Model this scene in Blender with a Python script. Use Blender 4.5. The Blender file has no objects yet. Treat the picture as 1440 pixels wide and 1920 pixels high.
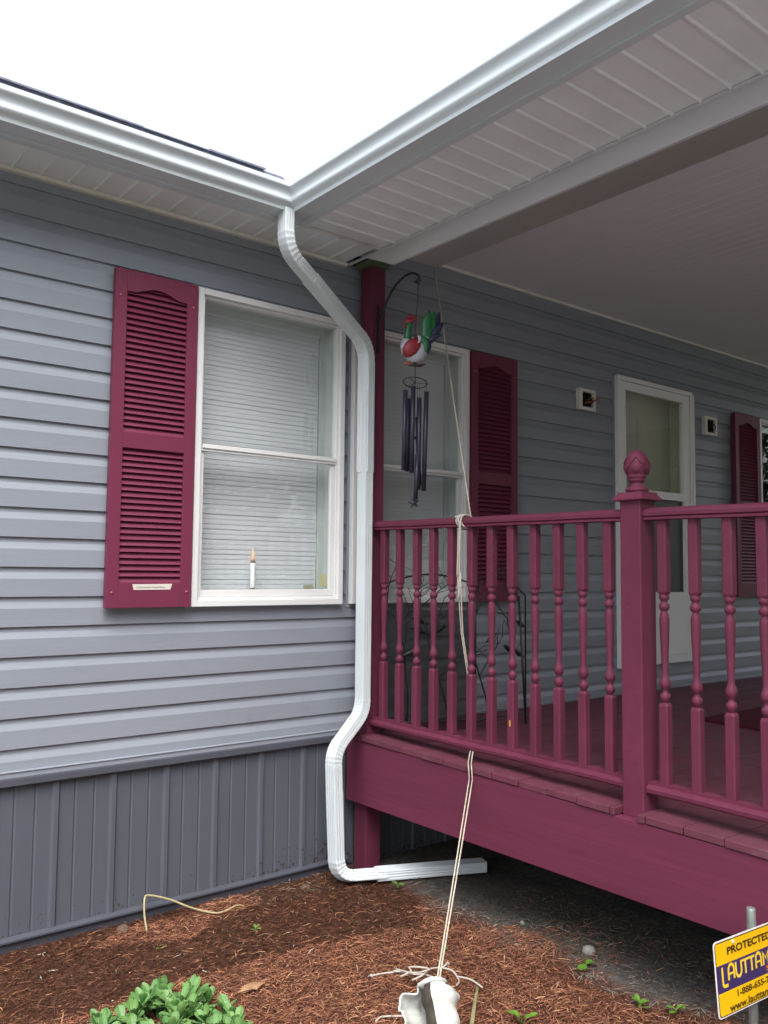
import bpy, bmesh, math, random
from mathutils import Vector, Matrix
random.seed(7)
R = math.radians
SC = bpy.context.scene
COL = SC.collection

# ------------------------------------------------------------------ camera
cam_d = bpy.data.cameras.new('camera')
cam = bpy.data.objects.new('camera', cam_d)
COL.objects.link(cam)
SC.camera = cam
cam_d.sensor_fit = 'VERTICAL'
cam_d.sensor_height = 24.0
cam_d.lens = 24.0 * 1618.75 / 1920.0
cam_d.clip_start = 0.05
cam_d.clip_end = 600
CAM = Vector((-1.697, -3.443, 1.412))
yaw, pitch, roll = 0.676134650, 0.0710031709, 0.00956613
fwd = Vector((math.sin(yaw) * math.cos(pitch), math.cos(yaw) * math.cos(pitch), math.sin(pitch)))
rt = Vector((math.cos(yaw), -math.sin(yaw), 0))
up = rt.cross(fwd)
rt, up = rt * math.cos(roll) + up * math.sin(roll), -rt * math.sin(roll) + up * math.cos(roll)
m = Matrix((rt, up, -fwd)).transposed().to_4x4()
m.translation = CAM
cam.matrix_world = m

# ------------------------------------------------------------------ world, sun, exposure
SUN_EL, SUN_AZ = R(58), R(215)          # high and veiled, from the left behind the viewer
w = bpy.data.worlds.new('World')
SC.world = w
w.use_nodes = True
nt = w.node_tree
nt.nodes.clear()
sky = nt.nodes.new('ShaderNodeTexSky')
sky.sky_type = 'NISHITA'
sky.sun_disc = False
sky.sun_elevation = SUN_EL
sky.sun_rotation = SUN_AZ
sky.air_density = 1.0
sky.dust_density = 3.0
sky.ozone_density = 1.0
hs = nt.nodes.new('ShaderNodeHueSaturation')
hs.inputs['Saturation'].default_value = 0.33
bgn = nt.nodes.new('ShaderNodeBackground')
bgn.inputs['Strength'].default_value = 0.15
wo = nt.nodes.new('ShaderNodeOutputWorld')
nt.links.new(sky.outputs[0], hs.inputs['Color'])
nt.links.new(hs.outputs[0], bgn.inputs['Color'])
nt.links.new(bgn.outputs[0], wo.inputs['Surface'])

sd = bpy.data.lights.new('sun', 'SUN')
sd.energy = 0.9
sd.angle = R(50)
sd.color = (1.0, 0.97, 0.93)
sun = bpy.data.objects.new('sun', sd)
COL.objects.link(sun)
sdir = Vector((math.sin(SUN_AZ) * math.cos(SUN_EL), math.cos(SUN_AZ) * math.cos(SUN_EL), math.sin(SUN_EL)))
sun.rotation_euler = sdir.to_track_quat('Z', 'Y').to_euler()

SC.view_settings.view_transform = 'Standard'
SC.view_settings.look = 'None'
SC.view_settings.exposure = 1.65
SC.view_settings.gamma = 1.0
SC.render.engine = 'CYCLES'
SC.cycles.max_bounces = 8
SC.cycles.transparent_max_bounces = 12
SC.cycles.use_denoising = True

# ------------------------------------------------------------------ materials
def mat(name, col, rough=0.5, spec=0.5, metal=0.0, vary=0.0, vscale=3.0, bump=0.0, bscale=200.0,
        col2=None, stretch=(1, 1, 1), emis=None, estr=0.0, fine=0.0, fscale=60.0):
    mt = bpy.data.materials.new(name)
    mt.use_nodes = True
    t = mt.node_tree
    b = t.nodes['Principled BSDF']
    b.inputs['Base Color'].default_value = (*col, 1)
    b.inputs['Roughness'].default_value = rough
    b.inputs['Metallic'].default_value = metal
    b.inputs['Specular IOR Level'].default_value = spec
    if emis:
        b.inputs['Emission Color'].default_value = (*emis, 1)
        b.inputs['Emission Strength'].default_value = estr
    geo = t.nodes.new('ShaderNodeNewGeometry')
    mp = t.nodes.new('ShaderNodeMapping')
    mp.inputs['Scale'].default_value = stretch
    t.links.new(geo.outputs['Position'], mp.inputs['Vector'])
    last = None
    if vary > 0 or col2:
        n = t.nodes.new('ShaderNodeTexNoise')
        n.inputs['Scale'].default_value = vscale
        n.inputs['Detail'].default_value = 6
        n.inputs['Roughness'].default_value = 0.65
        t.links.new(mp.outputs[0], n.inputs['Vector'])
        cr = t.nodes.new('ShaderNodeValToRGB')
        cr.color_ramp.elements[0].position = 0.35
        cr.color_ramp.elements[1].position = 0.68
        c2 = col2 if col2 else tuple(c * (1 - vary) for c in col)
        cr.color_ramp.elements[0].color = (*c2, 1)
        cr.color_ramp.elements[1].color = (*col, 1)
        t.links.new(n.outputs['Fac'], cr.inputs['Fac'])
        last = cr.outputs['Color']
    if fine > 0:
        n2 = t.nodes.new('ShaderNodeTexNoise')
        n2.inputs['Scale'].default_value = fscale
        n2.inputs['Detail'].default_value = 4
        t.links.new(mp.outputs[0], n2.inputs['Vector'])
        mr = t.nodes.new('ShaderNodeMapRange')
        mr.inputs['From Min'].default_value = 0.3
        mr.inputs['From Max'].default_value = 0.7
        mr.inputs['To Min'].default_value = 1 - fine
        mr.inputs['To Max'].default_value = 1 + fine
        t.links.new(n2.outputs['Fac'], mr.inputs['Value'])
        mx = t.nodes.new('ShaderNodeMix')
        mx.data_type = 'RGBA'
        mx.blend_type = 'MULTIPLY'
        mx.inputs['Factor'].default_value = 1
        if last: t.links.new(last, mx.inputs['A'])
        else: mx.inputs['A'].default_value = (*col, 1)
        t.links.new(mr.outputs[0], mx.inputs['B'])
        last = mx.outputs['Result']
    if last: t.links.new(last, b.inputs['Base Color'])
    if bump > 0:
        nb = t.nodes.new('ShaderNodeTexNoise')
        nb.inputs['Scale'].default_value = bscale
        nb.inputs['Detail'].default_value = 5
        t.links.new(mp.outputs[0], nb.inputs['Vector'])
        bp = t.nodes.new('ShaderNodeBump')
        bp.inputs['Strength'].default_value = bump
        bp.inputs['Distance'].default_value = 0.002
        t.links.new(nb.outputs['Fac'], bp.inputs['Height'])
        t.links.new(bp.outputs[0], b.inputs['Normal'])
    return mt

M = {}
M['siding'] = mat('vinyl_siding_grey', (0.255, 0.277, 0.322), 0.45, 0.45, vary=0.10, vscale=1.2, bump=0.25, bscale=60, stretch=(0.25, 1, 4), fine=0.03, fscale=40)
M['skirt'] = mat('metal_skirting_grey', (0.095, 0.104, 0.128), 0.5, 0.4, vary=0.12, vscale=2.5, stretch=(1, 1, 0.5), bump=0.1, bscale=90)
M['skirt_trim'] = mat('skirting_trim', (0.075, 0.080, 0.10), 0.45, 0.4, vary=0.1, vscale=6)
M['maroon'] = mat('maroon_wood_paint', (0.140, 0.028, 0.058), 0.55, 0.22, vary=0.2, vscale=4, bump=0.35, bscale=70, fine=0.06, fscale=25)
M['maroon_rim'] = mat('maroon_board_paint', (0.142, 0.029, 0.060), 0.65, 0.2, vary=0.16, vscale=3, bump=0.5, bscale=26, stretch=(1, 0.15, 2.5), fine=0.07, fscale=18)
M['deck'] = mat('maroon_deck_paint', (0.135, 0.032, 0.056), 0.66, 0.3, vary=0.0, vscale=2.2, bump=0.5, bscale=40, stretch=(0.25, 1, 1), col2=(0.112, 0.034, 0.050), fine=0.12, fscale=14)
M['shutter'] = mat('shutter_plastic', (0.160, 0.028, 0.062), 0.5, 0.25, vary=0.08, vscale=5, bump=0.2, bscale=90, stretch=(1, 1, 0.3))
M['white'] = mat('white_vinyl', (0.72, 0.72, 0.72), 0.4, 0.5, vary=0.06, vscale=5)
M['dirty_white'] = mat('weathered_white', (0.74, 0.72, 0.66), 0.5, 0.4, vary=0.14, vscale=8, bump=0.1)
M['alu'] = mat('white_painted_aluminium', (0.62, 0.67, 0.70), 0.42, 0.5, vary=0.06, vscale=4, bump=0.05, bscale=30)
M['soffit'] = mat('soffit_vinyl', (0.81, 0.835, 0.85), 0.55, 0.3, vary=0.08, vscale=4, bump=0.15, bscale=90)
M['fascia'] = mat('beam_wrap_aluminium', (0.60, 0.59, 0.625), 0.5, 0.4, vary=0.06, vscale=3, bump=0.12, bscale=18)
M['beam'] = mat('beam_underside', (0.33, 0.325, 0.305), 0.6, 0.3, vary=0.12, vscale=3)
M['ceil'] = mat('porch_ceiling_panel', (0.735, 0.74, 0.76), 0.6, 0.3, vary=0.05, vscale=2)
M['shingle'] = mat('roof_shingle', (0.24, 0.25, 0.32), 0.9, 0.2, vary=0.35, vscale=25, bump=0.8, bscale=120)
M['blind'] = mat('blind_slat', (0.60, 0.62, 0.645), 0.5, 0.4)
M['lining'] = mat('window_lining', (0.50, 0.54, 0.52), 0.5, 0.4)
M['door_white'] = mat('door_white_enamel', (0.78, 0.80, 0.80), 0.4, 0.5, vary=0.05, vscale=4)
M['cream'] = mat('cream_door', (0.62, 0.63, 0.50), 0.5, 0.4, vary=0.06, vscale=3)
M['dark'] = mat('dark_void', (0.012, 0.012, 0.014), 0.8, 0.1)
M['screenmesh'] = mat('door_screen', (0.035, 0.04, 0.042), 0.35, 0.5)
M['black_metal'] = mat('black_iron', (0.018, 0.016, 0.02), 0.5, 0.5, vary=0.3, vscale=20)
M['chime'] = mat('chime_tube_metal', (0.042, 0.040, 0.066), 0.42, 0.5, metal=0.3, vary=0.3, vscale=18)
M['rope'] = mat('cotton_rope', (0.60, 0.54, 0.44), 0.85, 0.2, vary=0.3, vscale=60, bump=0.9, bscale=350)
M['rope_white'] = mat('pale_rope', (0.52, 0.48, 0.42), 0.85, 0.2, vary=0.2, vscale=60, bump=0.9, bscale=350)
M['cable'] = mat('yellowed_cable', (0.40, 0.33, 0.18), 0.5, 0.4, vary=0.25, vscale=15)
M['conch'] = mat('bleached_shell', (0.62, 0.64, 0.60), 0.55, 0.3, vary=0.28, vscale=14, bump=0.6, bscale=45)
M['yellow'] = mat('sign_yellow', (0.80, 0.47, 0.005), 0.35, 0.5)
M['navy'] = mat('sign_navy', (0.050, 0.030, 0.115), 0.35, 0.5)
M['ink'] = mat('sign_black', (0.045, 0.022, 0.008), 0.4, 0.4)
M['lettery'] = mat('sign_letter_yellow', (0.80, 0.56, 0.05), 0.35, 0.5)
M['signwhite'] = mat('sign_edge_white', (0.72, 0.70, 0.70), 0.4, 0.5)
M['galv'] = mat('galvanised_tube', (0.30, 0.33, 0.31), 0.5, 0.5, metal=0.4, vary=0.4, vscale=30)
M['orange'] = mat('sign_orange', (0.75, 0.20, 0.01), 0.35, 0.5)
M['stone'] = mat('grey_stone', (0.30, 0.29, 0.26), 0.85, 0.2, vary=0.3, vscale=40, bump=0.7, bscale=60)
M['brown_stone'] = mat('dirty_stone', (0.15, 0.10, 0.07), 0.9, 0.1, vary=0.4, vscale=50, bump=0.9, bscale=70)
M['mat_red'] = mat('doormat_red', (0.09, 0.012, 0.022), 0.9, 0.1, vary=0.25, vscale=60, bump=0.9, bscale=300)
M['tape'] = mat('masking_tape', (0.62, 0.58, 0.52), 0.7, 0.2)
M['pen'] = mat('pen_ink', (0.05, 0.05, 0.08), 0.7, 0.2)
M['bolt'] = mat('painted_screw', (0.30, 0.075, 0.09), 0.4, 0.5)
M['sticker'] = mat('window_sticker', (0.52, 0.50, 0.28), 0.6, 0.3)
M['tag'] = mat('window_tag', (0.36, 0.34, 0.24), 0.6, 0.3)
M['candle'] = mat('candle_white', (0.80, 0.80, 0.80), 0.4)
M['bronze'] = mat('candle_base', (0.20, 0.12, 0.06), 0.4, 0.5, metal=0.6)
M['flame'] = mat('flame_bulb', (0.80, 0.50, 0.32), 0.3, 0.5, emis=(1.0, 0.45, 0.20), estr=0.10)
M['wire_red'] = mat('copper_wire', (0.35, 0.11, 0.03), 0.5, 0.4)
M['rooster_red'] = mat('rooster_red', (0.30, 0.02, 0.035), 0.4, 0.5, vary=0.3, vscale=30)
M['rooster_green'] = mat('rooster_green', (0.02, 0.17, 0.06), 0.35, 0.5, vary=0.5, vscale=25)
M['rooster_white'] = mat('rooster_white', (0.50, 0.50, 0.58), 0.4, 0.5, vary=0.2, vscale=20)
M['rooster_dark'] = mat('rooster_dark', (0.016, 0.018, 0.06), 0.35, 0.5, vary=0.3, vscale=25)
M['rooster_orange'] = mat('rooster_orange', (0.42, 0.10, 0.04), 0.4, 0.5)
M['brown'] = mat('rusty_metal', (0.05, 0.035, 0.03), 0.6, 0.4)

def glass_mat(name, tint=(0.95, 0.97, 0.97), boost=1.0):
    mt = bpy.data.materials.new(name)
    mt.use_nodes = True
    t = mt.node_tree
    t.nodes.clear()
    o = t.nodes.new('ShaderNodeOutputMaterial')
    mx = t.nodes.new('ShaderNodeMixShader')
    tr = t.nodes.new('ShaderNodeBsdfTransparent')
    tr.inputs['Color'].default_value = (*tint, 1)
    gl = t.nodes.new('ShaderNodeBsdfGlossy')
    gl.inputs['Roughness'].default_value = 0.015
    lw = t.nodes.new('ShaderNodeLayerWeight')          # Schlick, the same from both sides of the pane
    pw = t.nodes.new('ShaderNodeMath'); pw.operation = 'POWER'; pw.inputs[1].default_value = 5.0
    mu = t.nodes.new('ShaderNodeMath'); mu.operation = 'MULTIPLY_ADD'; mu.use_clamp = True
    mu.inputs[1].default_value = 0.92; mu.inputs[2].default_value = 0.08*boost
    t.links.new(lw.outputs['Facing'], pw.inputs[0])
    t.links.new(pw.outputs[0], mu.inputs[0])
    t.links.new(mu.outputs[0], mx.inputs['Fac'])
    t.links.new(tr.outputs[0], mx.inputs[1])
    t.links.new(gl.outputs[0], mx.inputs[2])
    t.links.new(mx.outputs[0], o.inputs['Surface'])
    return mt
M['glass'] = glass_mat('window_glass', boost=1.0)

def mesh_mat(name, col, alpha):
    mt = mat(name, col, 0.6)
    mt.node_tree.nodes['Principled BSDF'].inputs['Alpha'].default_value = alpha
    return mt
M['gauze'] = mesh_mat('spark_gauze', (0.012, 0.012, 0.015), 0.72)

def leaf_mat(name, c1, c2, rough=0.45, scale=25.0):
    mt = mat(name, c1, rough, 0.4, col2=c2, vary=0.3, vscale=scale)
    return mt
M['sedum'] = leaf_mat('succulent_leaf', (0.165, 0.30, 0.085), (0.080, 0.19, 0.055), 0.5, 12)
M['weed'] = leaf_mat('weed_leaf', (0.12, 0.25, 0.025), (0.07, 0.16, 0.02), 0.5, 30)
M['stem'] = leaf_mat('green_stem', (0.08, 0.14, 0.035), (0.05, 0.09, 0.03), 0.6)
M['treeleaf'] = leaf_mat('tree_foliage', (0.06, 0.10, 0.03), (0.025, 0.06, 0.012), 0.6, 1.5)
M['dryleaf'] = leaf_mat('dry_leaf', (0.42, 0.25, 0.13), (0.28, 0.16, 0.09), 0.7, 40)

def wear(mt, col, scale, lo, hi):        # sparse chips and scuffs in the paint
    t = mt.node_tree; b = t.nodes['Principled BSDF']
    g = t.nodes.new('ShaderNodeNewGeometry')
    n = t.nodes.new('ShaderNodeTexNoise'); n.inputs['Scale'].default_value = scale; n.inputs['Detail'].default_value = 3; n.inputs['Roughness'].default_value = 0.7
    t.links.new(g.outputs['Position'], n.inputs['Vector'])
    mr = t.nodes.new('ShaderNodeMapRange'); mr.inputs['From Min'].default_value = lo; mr.inputs['From Max'].default_value = hi
    t.links.new(n.outputs['Fac'], mr.inputs['Value'])
    mx = t.nodes.new('ShaderNodeMix'); mx.data_type = 'RGBA'; mx.inputs['B'].default_value = (*col, 1)
    src = b.inputs['Base Color'].links[0].from_socket
    t.links.new(mr.outputs[0], mx.inputs['Factor']); t.links.new(src, mx.inputs['A']); t.links.new(mx.outputs['Result'], b.inputs['Base Color'])
wear(M['maroon'], (0.24, 0.10, 0.13), 38, 0.73, 0.77)
wear(M['maroon_rim'], (0.22, 0.09, 0.12), 24, 0.72, 0.78)
wear(M['deck'], (0.15, 0.075, 0.085), 9, 0.58, 0.80)
wear(M['siding'], (0.20, 0.21, 0.24), 3.5, 0.60, 0.85)
# ------------------------------------------------------------------ mesh helper
class MB:
    def __init__(s): s.v = []; s.f = []; s.smooth = []
    def quad(s, a, b, c, d, sm=False):
        i = len(s.v); s.v += [tuple(a), tuple(b), tuple(c), tuple(d)]; s.f.append((i, i+1, i+2, i+3)); s.smooth.append(sm)
    def poly(s, pts, sm=False):
        i = len(s.v); s.v += [tuple(p) for p in pts]; s.f.append(tuple(range(i, i+len(pts)))); s.smooth.append(sm)
    def box(s, x0, x1, y0, y1, z0, z1):
        i = len(s.v)
        s.v += [(x0,y0,z0),(x1,y0,z0),(x1,y1,z0),(x0,y1,z0),(x0,y0,z1),(x1,y0,z1),(x1,y1,z1),(x0,y1,z1)]
        for f in ((3,2,1,0),(4,5,6,7),(0,1,5,4),(1,2,6,5),(2,3,7,6),(3,0,4,7)):
            s.f.append(tuple(i+k for k in f)); s.smooth.append(False)
    def hexa(s, p):   # eight corners, bottom ring then top ring
        i = len(s.v); s.v += [tuple(q) for q in p]
        for f in ((3,2,1,0),(4,5,6,7),(0,1,5,4),(1,2,6,5),(2,3,7,6),(3,0,4,7)):
            s.f.append(tuple(i+k for k in f)); s.smooth.append(False)
    def rings(s, rings, caps=True, sm=True, closed=True):
        i = len(s.v); n = len(rings[0])
        for r in rings: s.v += [tuple(p) for p in r]
        for a in range(len(rings)-1):
            for k in range(n if closed else n-1):
                k2 = (k+1) % n
                s.f.append((i+a*n+k, i+a*n+k2, i+(a+1)*n+k2, i+(a+1)*n+k)); s.smooth.append(sm)
        if caps and closed:
            s.f.append(tuple(i+k for k in reversed(range(n)))); s.smooth.append(False)
            j = i+(len(rings)-1)*n
            s.f.append(tuple(j+k for k in range(n))); s.smooth.append(False)
    def lathe(s, prof, c=(0,0,0), n=16, sm=True):
        s.rings([[(c[0]+r*math.cos(2*math.pi*k/n), c[1]+r*math.sin(2*math.pi*k/n), c[2]+z) for k in range(n)] for r, z in prof], True, sm)
    def tube(s, path, rad, n=8, sm=True):
        path = [Vector(p) for p in path]
        rr = rad if isinstance(rad, (list, tuple)) else [rad]*len(path)
        fr = frames(path)
        s.rings([[p + (nn*math.cos(2*math.pi*k/n) + bb*math.sin(2*math.pi*k/n))*r for k in range(n)] for p, (nn, bb), r in zip(path, fr, rr)], True, sm)
    def ball(s, c, rx, ry, rz, nu=14, nv=9):
        rings = []
        for j in range(nv+1):
            a = -math.pi/2 + math.pi*j/nv
            q = max(math.cos(a), 0.02)
            rings.append([(c[0]+rx*q*math.cos(2*math.pi*k/nu), c[1]+ry*q*math.sin(2*math.pi*k/nu), c[2]+rz*math.sin(a)) for k in range(nu)])
        s.rings(rings)
    def build(s, name, material, parent=None, bevel=0.0, loc=None):
        me = bpy.data.meshes.new(name)
        off = Vector(loc) if loc is not None else Vector((0,0,0))
        me.from_pydata([tuple(Vector(v)-off) for v in s.v], [], s.f)
        me.polygons.foreach_set('use_smooth', s.smooth)
        me.materials.append(material)
        me.update()
        o = bpy.data.objects.new(name, me)
        COL.objects.link(o)
        o.location = off
        if parent is not None: attach(o, parent)
        if bevel > 0:
            b = o.modifiers.new('bevel', 'BEVEL'); b.width = bevel; b.segments = 2; b.limit_method = 'ANGLE'; b.angle_limit = R(40)
        return o

def wpos(o):
    p = Vector(o.location)
    while o.parent is not None:
        o = o.parent; p += Vector(o.location)
    return p
def attach(o, parent):
    o.location = Vector(o.location) - wpos(parent)
    o.parent = parent

def frames(path, n0=None):
    out = []; prev = None
    for i, p in enumerate(path):
        t = (path[min(i+1, len(path)-1)] - path[max(i-1, 0)]).normalized()
        if prev is None:
            a = n0 if n0 is not None else (Vector((0,0,1)) if abs(t.z) < 0.9 else Vector((1,0,0)))
            nn = (a - t*a.dot(t)).normalized()
        else:
            nn = (prev - t*prev.dot(t)).normalized()
        prev = nn
        out.append((nn, t.cross(nn)))
    return out

def fillet(pts, rads, seg=13):
    pts = [Vector(p) for p in pts]
    out = [(pts[0], 0)]
    for i in range(1, len(pts)-1):
        a = (pts[i-1]-pts[i]).normalized(); b = (pts[i+1]-pts[i]).normalized()
        ang = a.angle(b); d = rads[i-1]/math.tan(ang/2)
        d = min(d, 0.48*(pts[i-1]-pts[i]).length, 0.48*(pts[i+1]-pts[i]).length)
        p0, p1 = pts[i]+a*d, pts[i]+b*d
        for k in range(seg+1):
            u = k/seg
            out.append(((1-u)**2*p0 + 2*u*(1-u)*pts[i] + u*u*p1, 1))
    out.append((pts[-1], 0))
    return out

def smooth_path(pts, sub=6):
    P = [Vector(p) for p in pts]; out = []
    for i in range(len(P)-1):
        p0, p1, p2, p3 = P[max(i-1,0)], P[i], P[i+1], P[min(i+2, len(P)-1)]
        for k in range(sub):
            t = k/sub
            out.append(0.5*((2*p1)+(p2-p0)*t+(2*p0-5*p1+4*p2-p3)*t*t+(3*p1-p0-3*p2+p3)*t**3))
    out.append(P[-1]); return out

def tag(o, label, cat, group=None):
    o['label'] = label; o['category'] = cat
    if group: o['group'] = group
    return o
def thing(name, loc, label, cat, group=None):
    o = bpy.data.objects.new(name, None); COL.objects.link(o); o.location = loc; o.empty_display_size = 0.1
    return tag(o, label, cat, group)
def copy_tree(o, parent, delta=None, skip=()):
    c = o.copy(); COL.objects.link(c); c.parent = parent
    if delta is not None: c.location = Vector(o.location) + Vector(delta)
    for ch in o.children:
        if ch.name.split('.')[0] in skip: continue
        copy_tree(ch, c)
    return c

# ================================================================== SETTING: ground
def gnoise(x, y):
    from mathutils import noise
    return noise.noise((x*2.1, y*2.1, 3.3))*0.018 + noise.noise((x*9, y*9, 1.3))*0.007 + noise.noise((x*31, y*31, 8.1))*0.004
GX0, GX1, GY0, GY1 = -2.6, 2.4, -2.7, 0.02
def ground_z(x, y):
    z = gnoise(x, y)
    if y > -0.2: z *= max(0.25, min(1, -y/0.2))
    return z
def ground_material(name):
    mt = bpy.data.materials.new(name); mt.use_nodes = True
    t = mt.node_tree; b = t.nodes['Principled BSDF']
    b.inputs['Roughness'].default_value = 0.95; b.inputs['Specular IOR Level'].default_value = 0.15
    g = t.nodes.new('ShaderNodeNewGeometry')
    def noise(scale, detail=6, st=(1,1,1)):
        mp = t.nodes.new('ShaderNodeMapping'); mp.inputs['Scale'].default_value = st
        t.links.new(g.outputs['Position'], mp.inputs['Vector'])
        n = t.nodes.new('ShaderNodeTexNoise'); n.inputs['Scale'].default_value = scale; n.inputs['Detail'].default_value = detail
        n.inputs['Roughness'].default_value = 0.7
        t.links.new(mp.outputs[0], n.inputs['Vector']); return n
    def ramp(src, stops):
        r = t.nodes.new('ShaderNodeValToRGB'); e = r.color_ramp.elements
        e[0].position, e[0].color = stops[0][0], (*stops[0][1], 1); e[1].position, e[1].color = stops[1][0], (*stops[1][1], 1)
        for p, c in stops[2:]:
            q = e.new(p); q.color = (*c, 1)
        t.links.new(src, r.inputs['Fac']); return r
    n1 = noise(55, 8)
    mul = ramp(n1.outputs['Fac'], [(0.3, (0.030, 0.014, 0.009)), (0.72, (0.17, 0.070, 0.038)), (0.5, (0.085, 0.034, 0.020))])
    n2 = noise(40, 8)
    dirt = ramp(n2.outputs['Fac'], [(0.3, (0.05, 0.046, 0.042)), (0.7, (0.145, 0.132, 0.118))])
    sep = t.nodes.new('ShaderNodeSeparateXYZ'); t.links.new(g.outputs['Position'], sep.inputs[0])
    n3 = noise(2.5, 5)
    a = t.nodes.new('ShaderNodeMath'); a.operation = 'MULTIPLY_ADD'; a.inputs[1].default_value = 0.7; t.links.new(n3.outputs['Fac'], a.inputs[0]); t.links.new(sep.outputs['X'], a.inputs[2])
    mr = t.nodes.new('ShaderNodeMapRange'); mr.inputs['From Min'].default_value = 1.15; mr.inputs['From Max'].default_value = 1.33
    t.links.new(a.outputs[0], mr.inputs['Value'])
    mx = t.nodes.new('ShaderNodeMix'); mx.data_type = 'RGBA'
    t.links.new(mr.outputs[0], mx.inputs['Factor']); t.links.new(mul.outputs[0], mx.inputs['A']); t.links.new(dirt.outputs[0], mx.inputs['B'])
    t.links.new(mx.outputs['Result'], b.inputs['Base Color'])
    bp = t.nodes.new('ShaderNodeBump'); bp.inputs['Strength'].default_value = 0.9; bp.inputs['Distance'].default_value = 0.01
    t.links.new(n1.outputs['Fac'], bp.inputs['Height']); t.links.new(bp.outputs[0], b.inputs['Normal'])
    return mt
gm = MB()
NX, NY = 225, 124
for j in range(NY+1):
    for i in range(NX+1):
        x = GX0+(GX1-GX0)*i/NX; y = GY0+(GY1-GY0)*j/NY
        edge = min(1, (x-GX0)/0.15, (GX1-x)/0.15, (y-GY0)/0.15)
        gm.v.append((x, y, ground_z(x, y) - 0.03*(1-max(0, edge))))
for j in range(NY):
    for i in range(NX):
        k = j*(NX+1)+i
        gm.f.append((k, k+1, k+NX+2, k+NX+1)); gm.smooth.append(True)
o = gm.build('mulch_bed_ground', ground_material('mulch_and_dirt')); o['kind'] = 'structure'
lm = MB(); lm.quad((-150,-150,-0.026),(150,-150,-0.026),(150,150,-0.026),(-150,150,-0.026))
o = lm.build('lawn', mat('lawn_grass', (0.06, 0.09, 0.035), 0.9, 0.1, col2=(0.04, 0.07, 0.02), vary=0.3, vscale=3)); o['kind'] = 'structure'

bounce_mb = MB(); bounce_mb.quad((-9,-12,-0.018),(9,-12,-0.018),(9,-3.1,-0.018),(-9,-3.1,-0.018))  # unseen pale slab, added to bounce daylight up onto soffit and porch
o = bounce_mb.build('added_bounce_slab', mat('bounce_slab_grey', (0.31, 0.305, 0.315), 0.85, 0.2, vary=0.15, vscale=2)); o['kind'] = 'structure'
# mulch chips: loose shredded bark nobody could count
def chip_mat():
    mt = bpy.data.materials.new('bark_chip'); mt.use_nodes = True
    t = mt.node_tree; b = t.nodes['Principled BSDF']; b.inputs['Roughness'].default_value = 0.85; b.inputs['Specular IOR Level'].default_value = 0.2
    at = t.nodes.new('ShaderNodeAttribute'); at.attribute_name = 'chip_colour'
    t.links.new(at.outputs['Color'], b.inputs['Base Color']); return mt
from mathutils import noise as mnoise
cm = MB(); ccol = []
def chip(x, y, L, W, col, lift=0.0, ptilt=0.35):
    z = ground_z(x, y) + 0.003 + lift
    a = random.gauss(0.35, 0.9)
    tilt = random.uniform(-ptilt, ptilt)
    d = Vector((math.cos(a)*math.cos(tilt), math.sin(a)*math.cos(tilt), math.sin(tilt)))
    s = Vector((-math.sin(a), math.cos(a), random.uniform(-0.5, 0.5))).normalized()
    c = Vector((x, y, z)); bend = Vector((0, 0, random.uniform(-0.1, 0.25)*L*0.5))
    u = Vector((0, 0, W*0.35))
    for (e0, e1, w0, w1) in ((-0.5, 0.05, 0.35, 1.0), (0.05, 0.5, 1.0, 0.3)):
        p0 = c+d*(L*e0)+(bend if e0 > -0.4 else Vector()); p1 = c+d*(L*e1)+(bend if e1 < 0.4 else Vector())
        cm.quad(p0-s*W*w0*0.5, p1-s*W*w1*0.5, p1+u, p0+u); ccol.append(col)
        cm.quad(p0+u, p1+u, p1+s*W*w1*0.5, p0+s*W*w0*0.5); ccol.append(col)
N = 0
while N < 72000:
    x = random.uniform(-1.5, 1.35); y = random.uniform(-2.15, -0.02)
    pd = x + 0.25*mnoise.noise((x*2.2, y*2.2, 5.0))
    dens = 1.0 if pd < 0.82 else (0.35 if pd < 1.0 else 0.10)
    if random.random() > dens: continue
    N += 1
    wet = 0.6*mnoise.noise((x*3.0, y*3.0, 11.0)) + (0.45 if y > -0.62-0.25*max(0, x) else -0.2)
    r = random.random()
    if pd > 0.88 and random.random() < 0.6:
        base = (0.12, 0.105, 0.09)
    elif r < 0.50: base = (0.150, 0.062, 0.036)
    elif r < 0.78: base = (0.090, 0.038, 0.025)
    elif r < 0.93: base = (0.235, 0.105, 0.055)
    else: base = (0.30, 0.17, 0.095)
    k = random.uniform(0.6, 1.25) * (0.36 if wet > 0.25 and random.random() < 0.85 else 1.6)
    if y > -0.22 and 0.25 < x < 0.75 and random.random() < 0.25: base = (0.26, 0.20, 0.14)
    if random.random() < 0.0008: base = (0.55, 0.54, 0.50); k = 1
    L = random.choice((0.008, 0.012, 0.012, 0.017, 0.024, 0.034, 0.05)) * random.uniform(0.7, 1.3)
    chip(x, y, L, random.uniform(0.0013, 0.0042), tuple(c*k for c in base), random.uniform(0, 0.008))
me_o = cm.build('mulch_chips', chip_mat())
ca = me_o.data.color_attributes.new('chip_colour', 'FLOAT_COLOR', 'CORNER')
flat = []
for c in ccol:
    flat += [c[0], c[1], c[2], 1.0]*4
ca.data.foreach_set('color', flat)
me_o['kind'] = 'stuff'
tag(me_o, 'loose red brown shredded bark mulch covering the bed below the wall', 'mulch')

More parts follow.
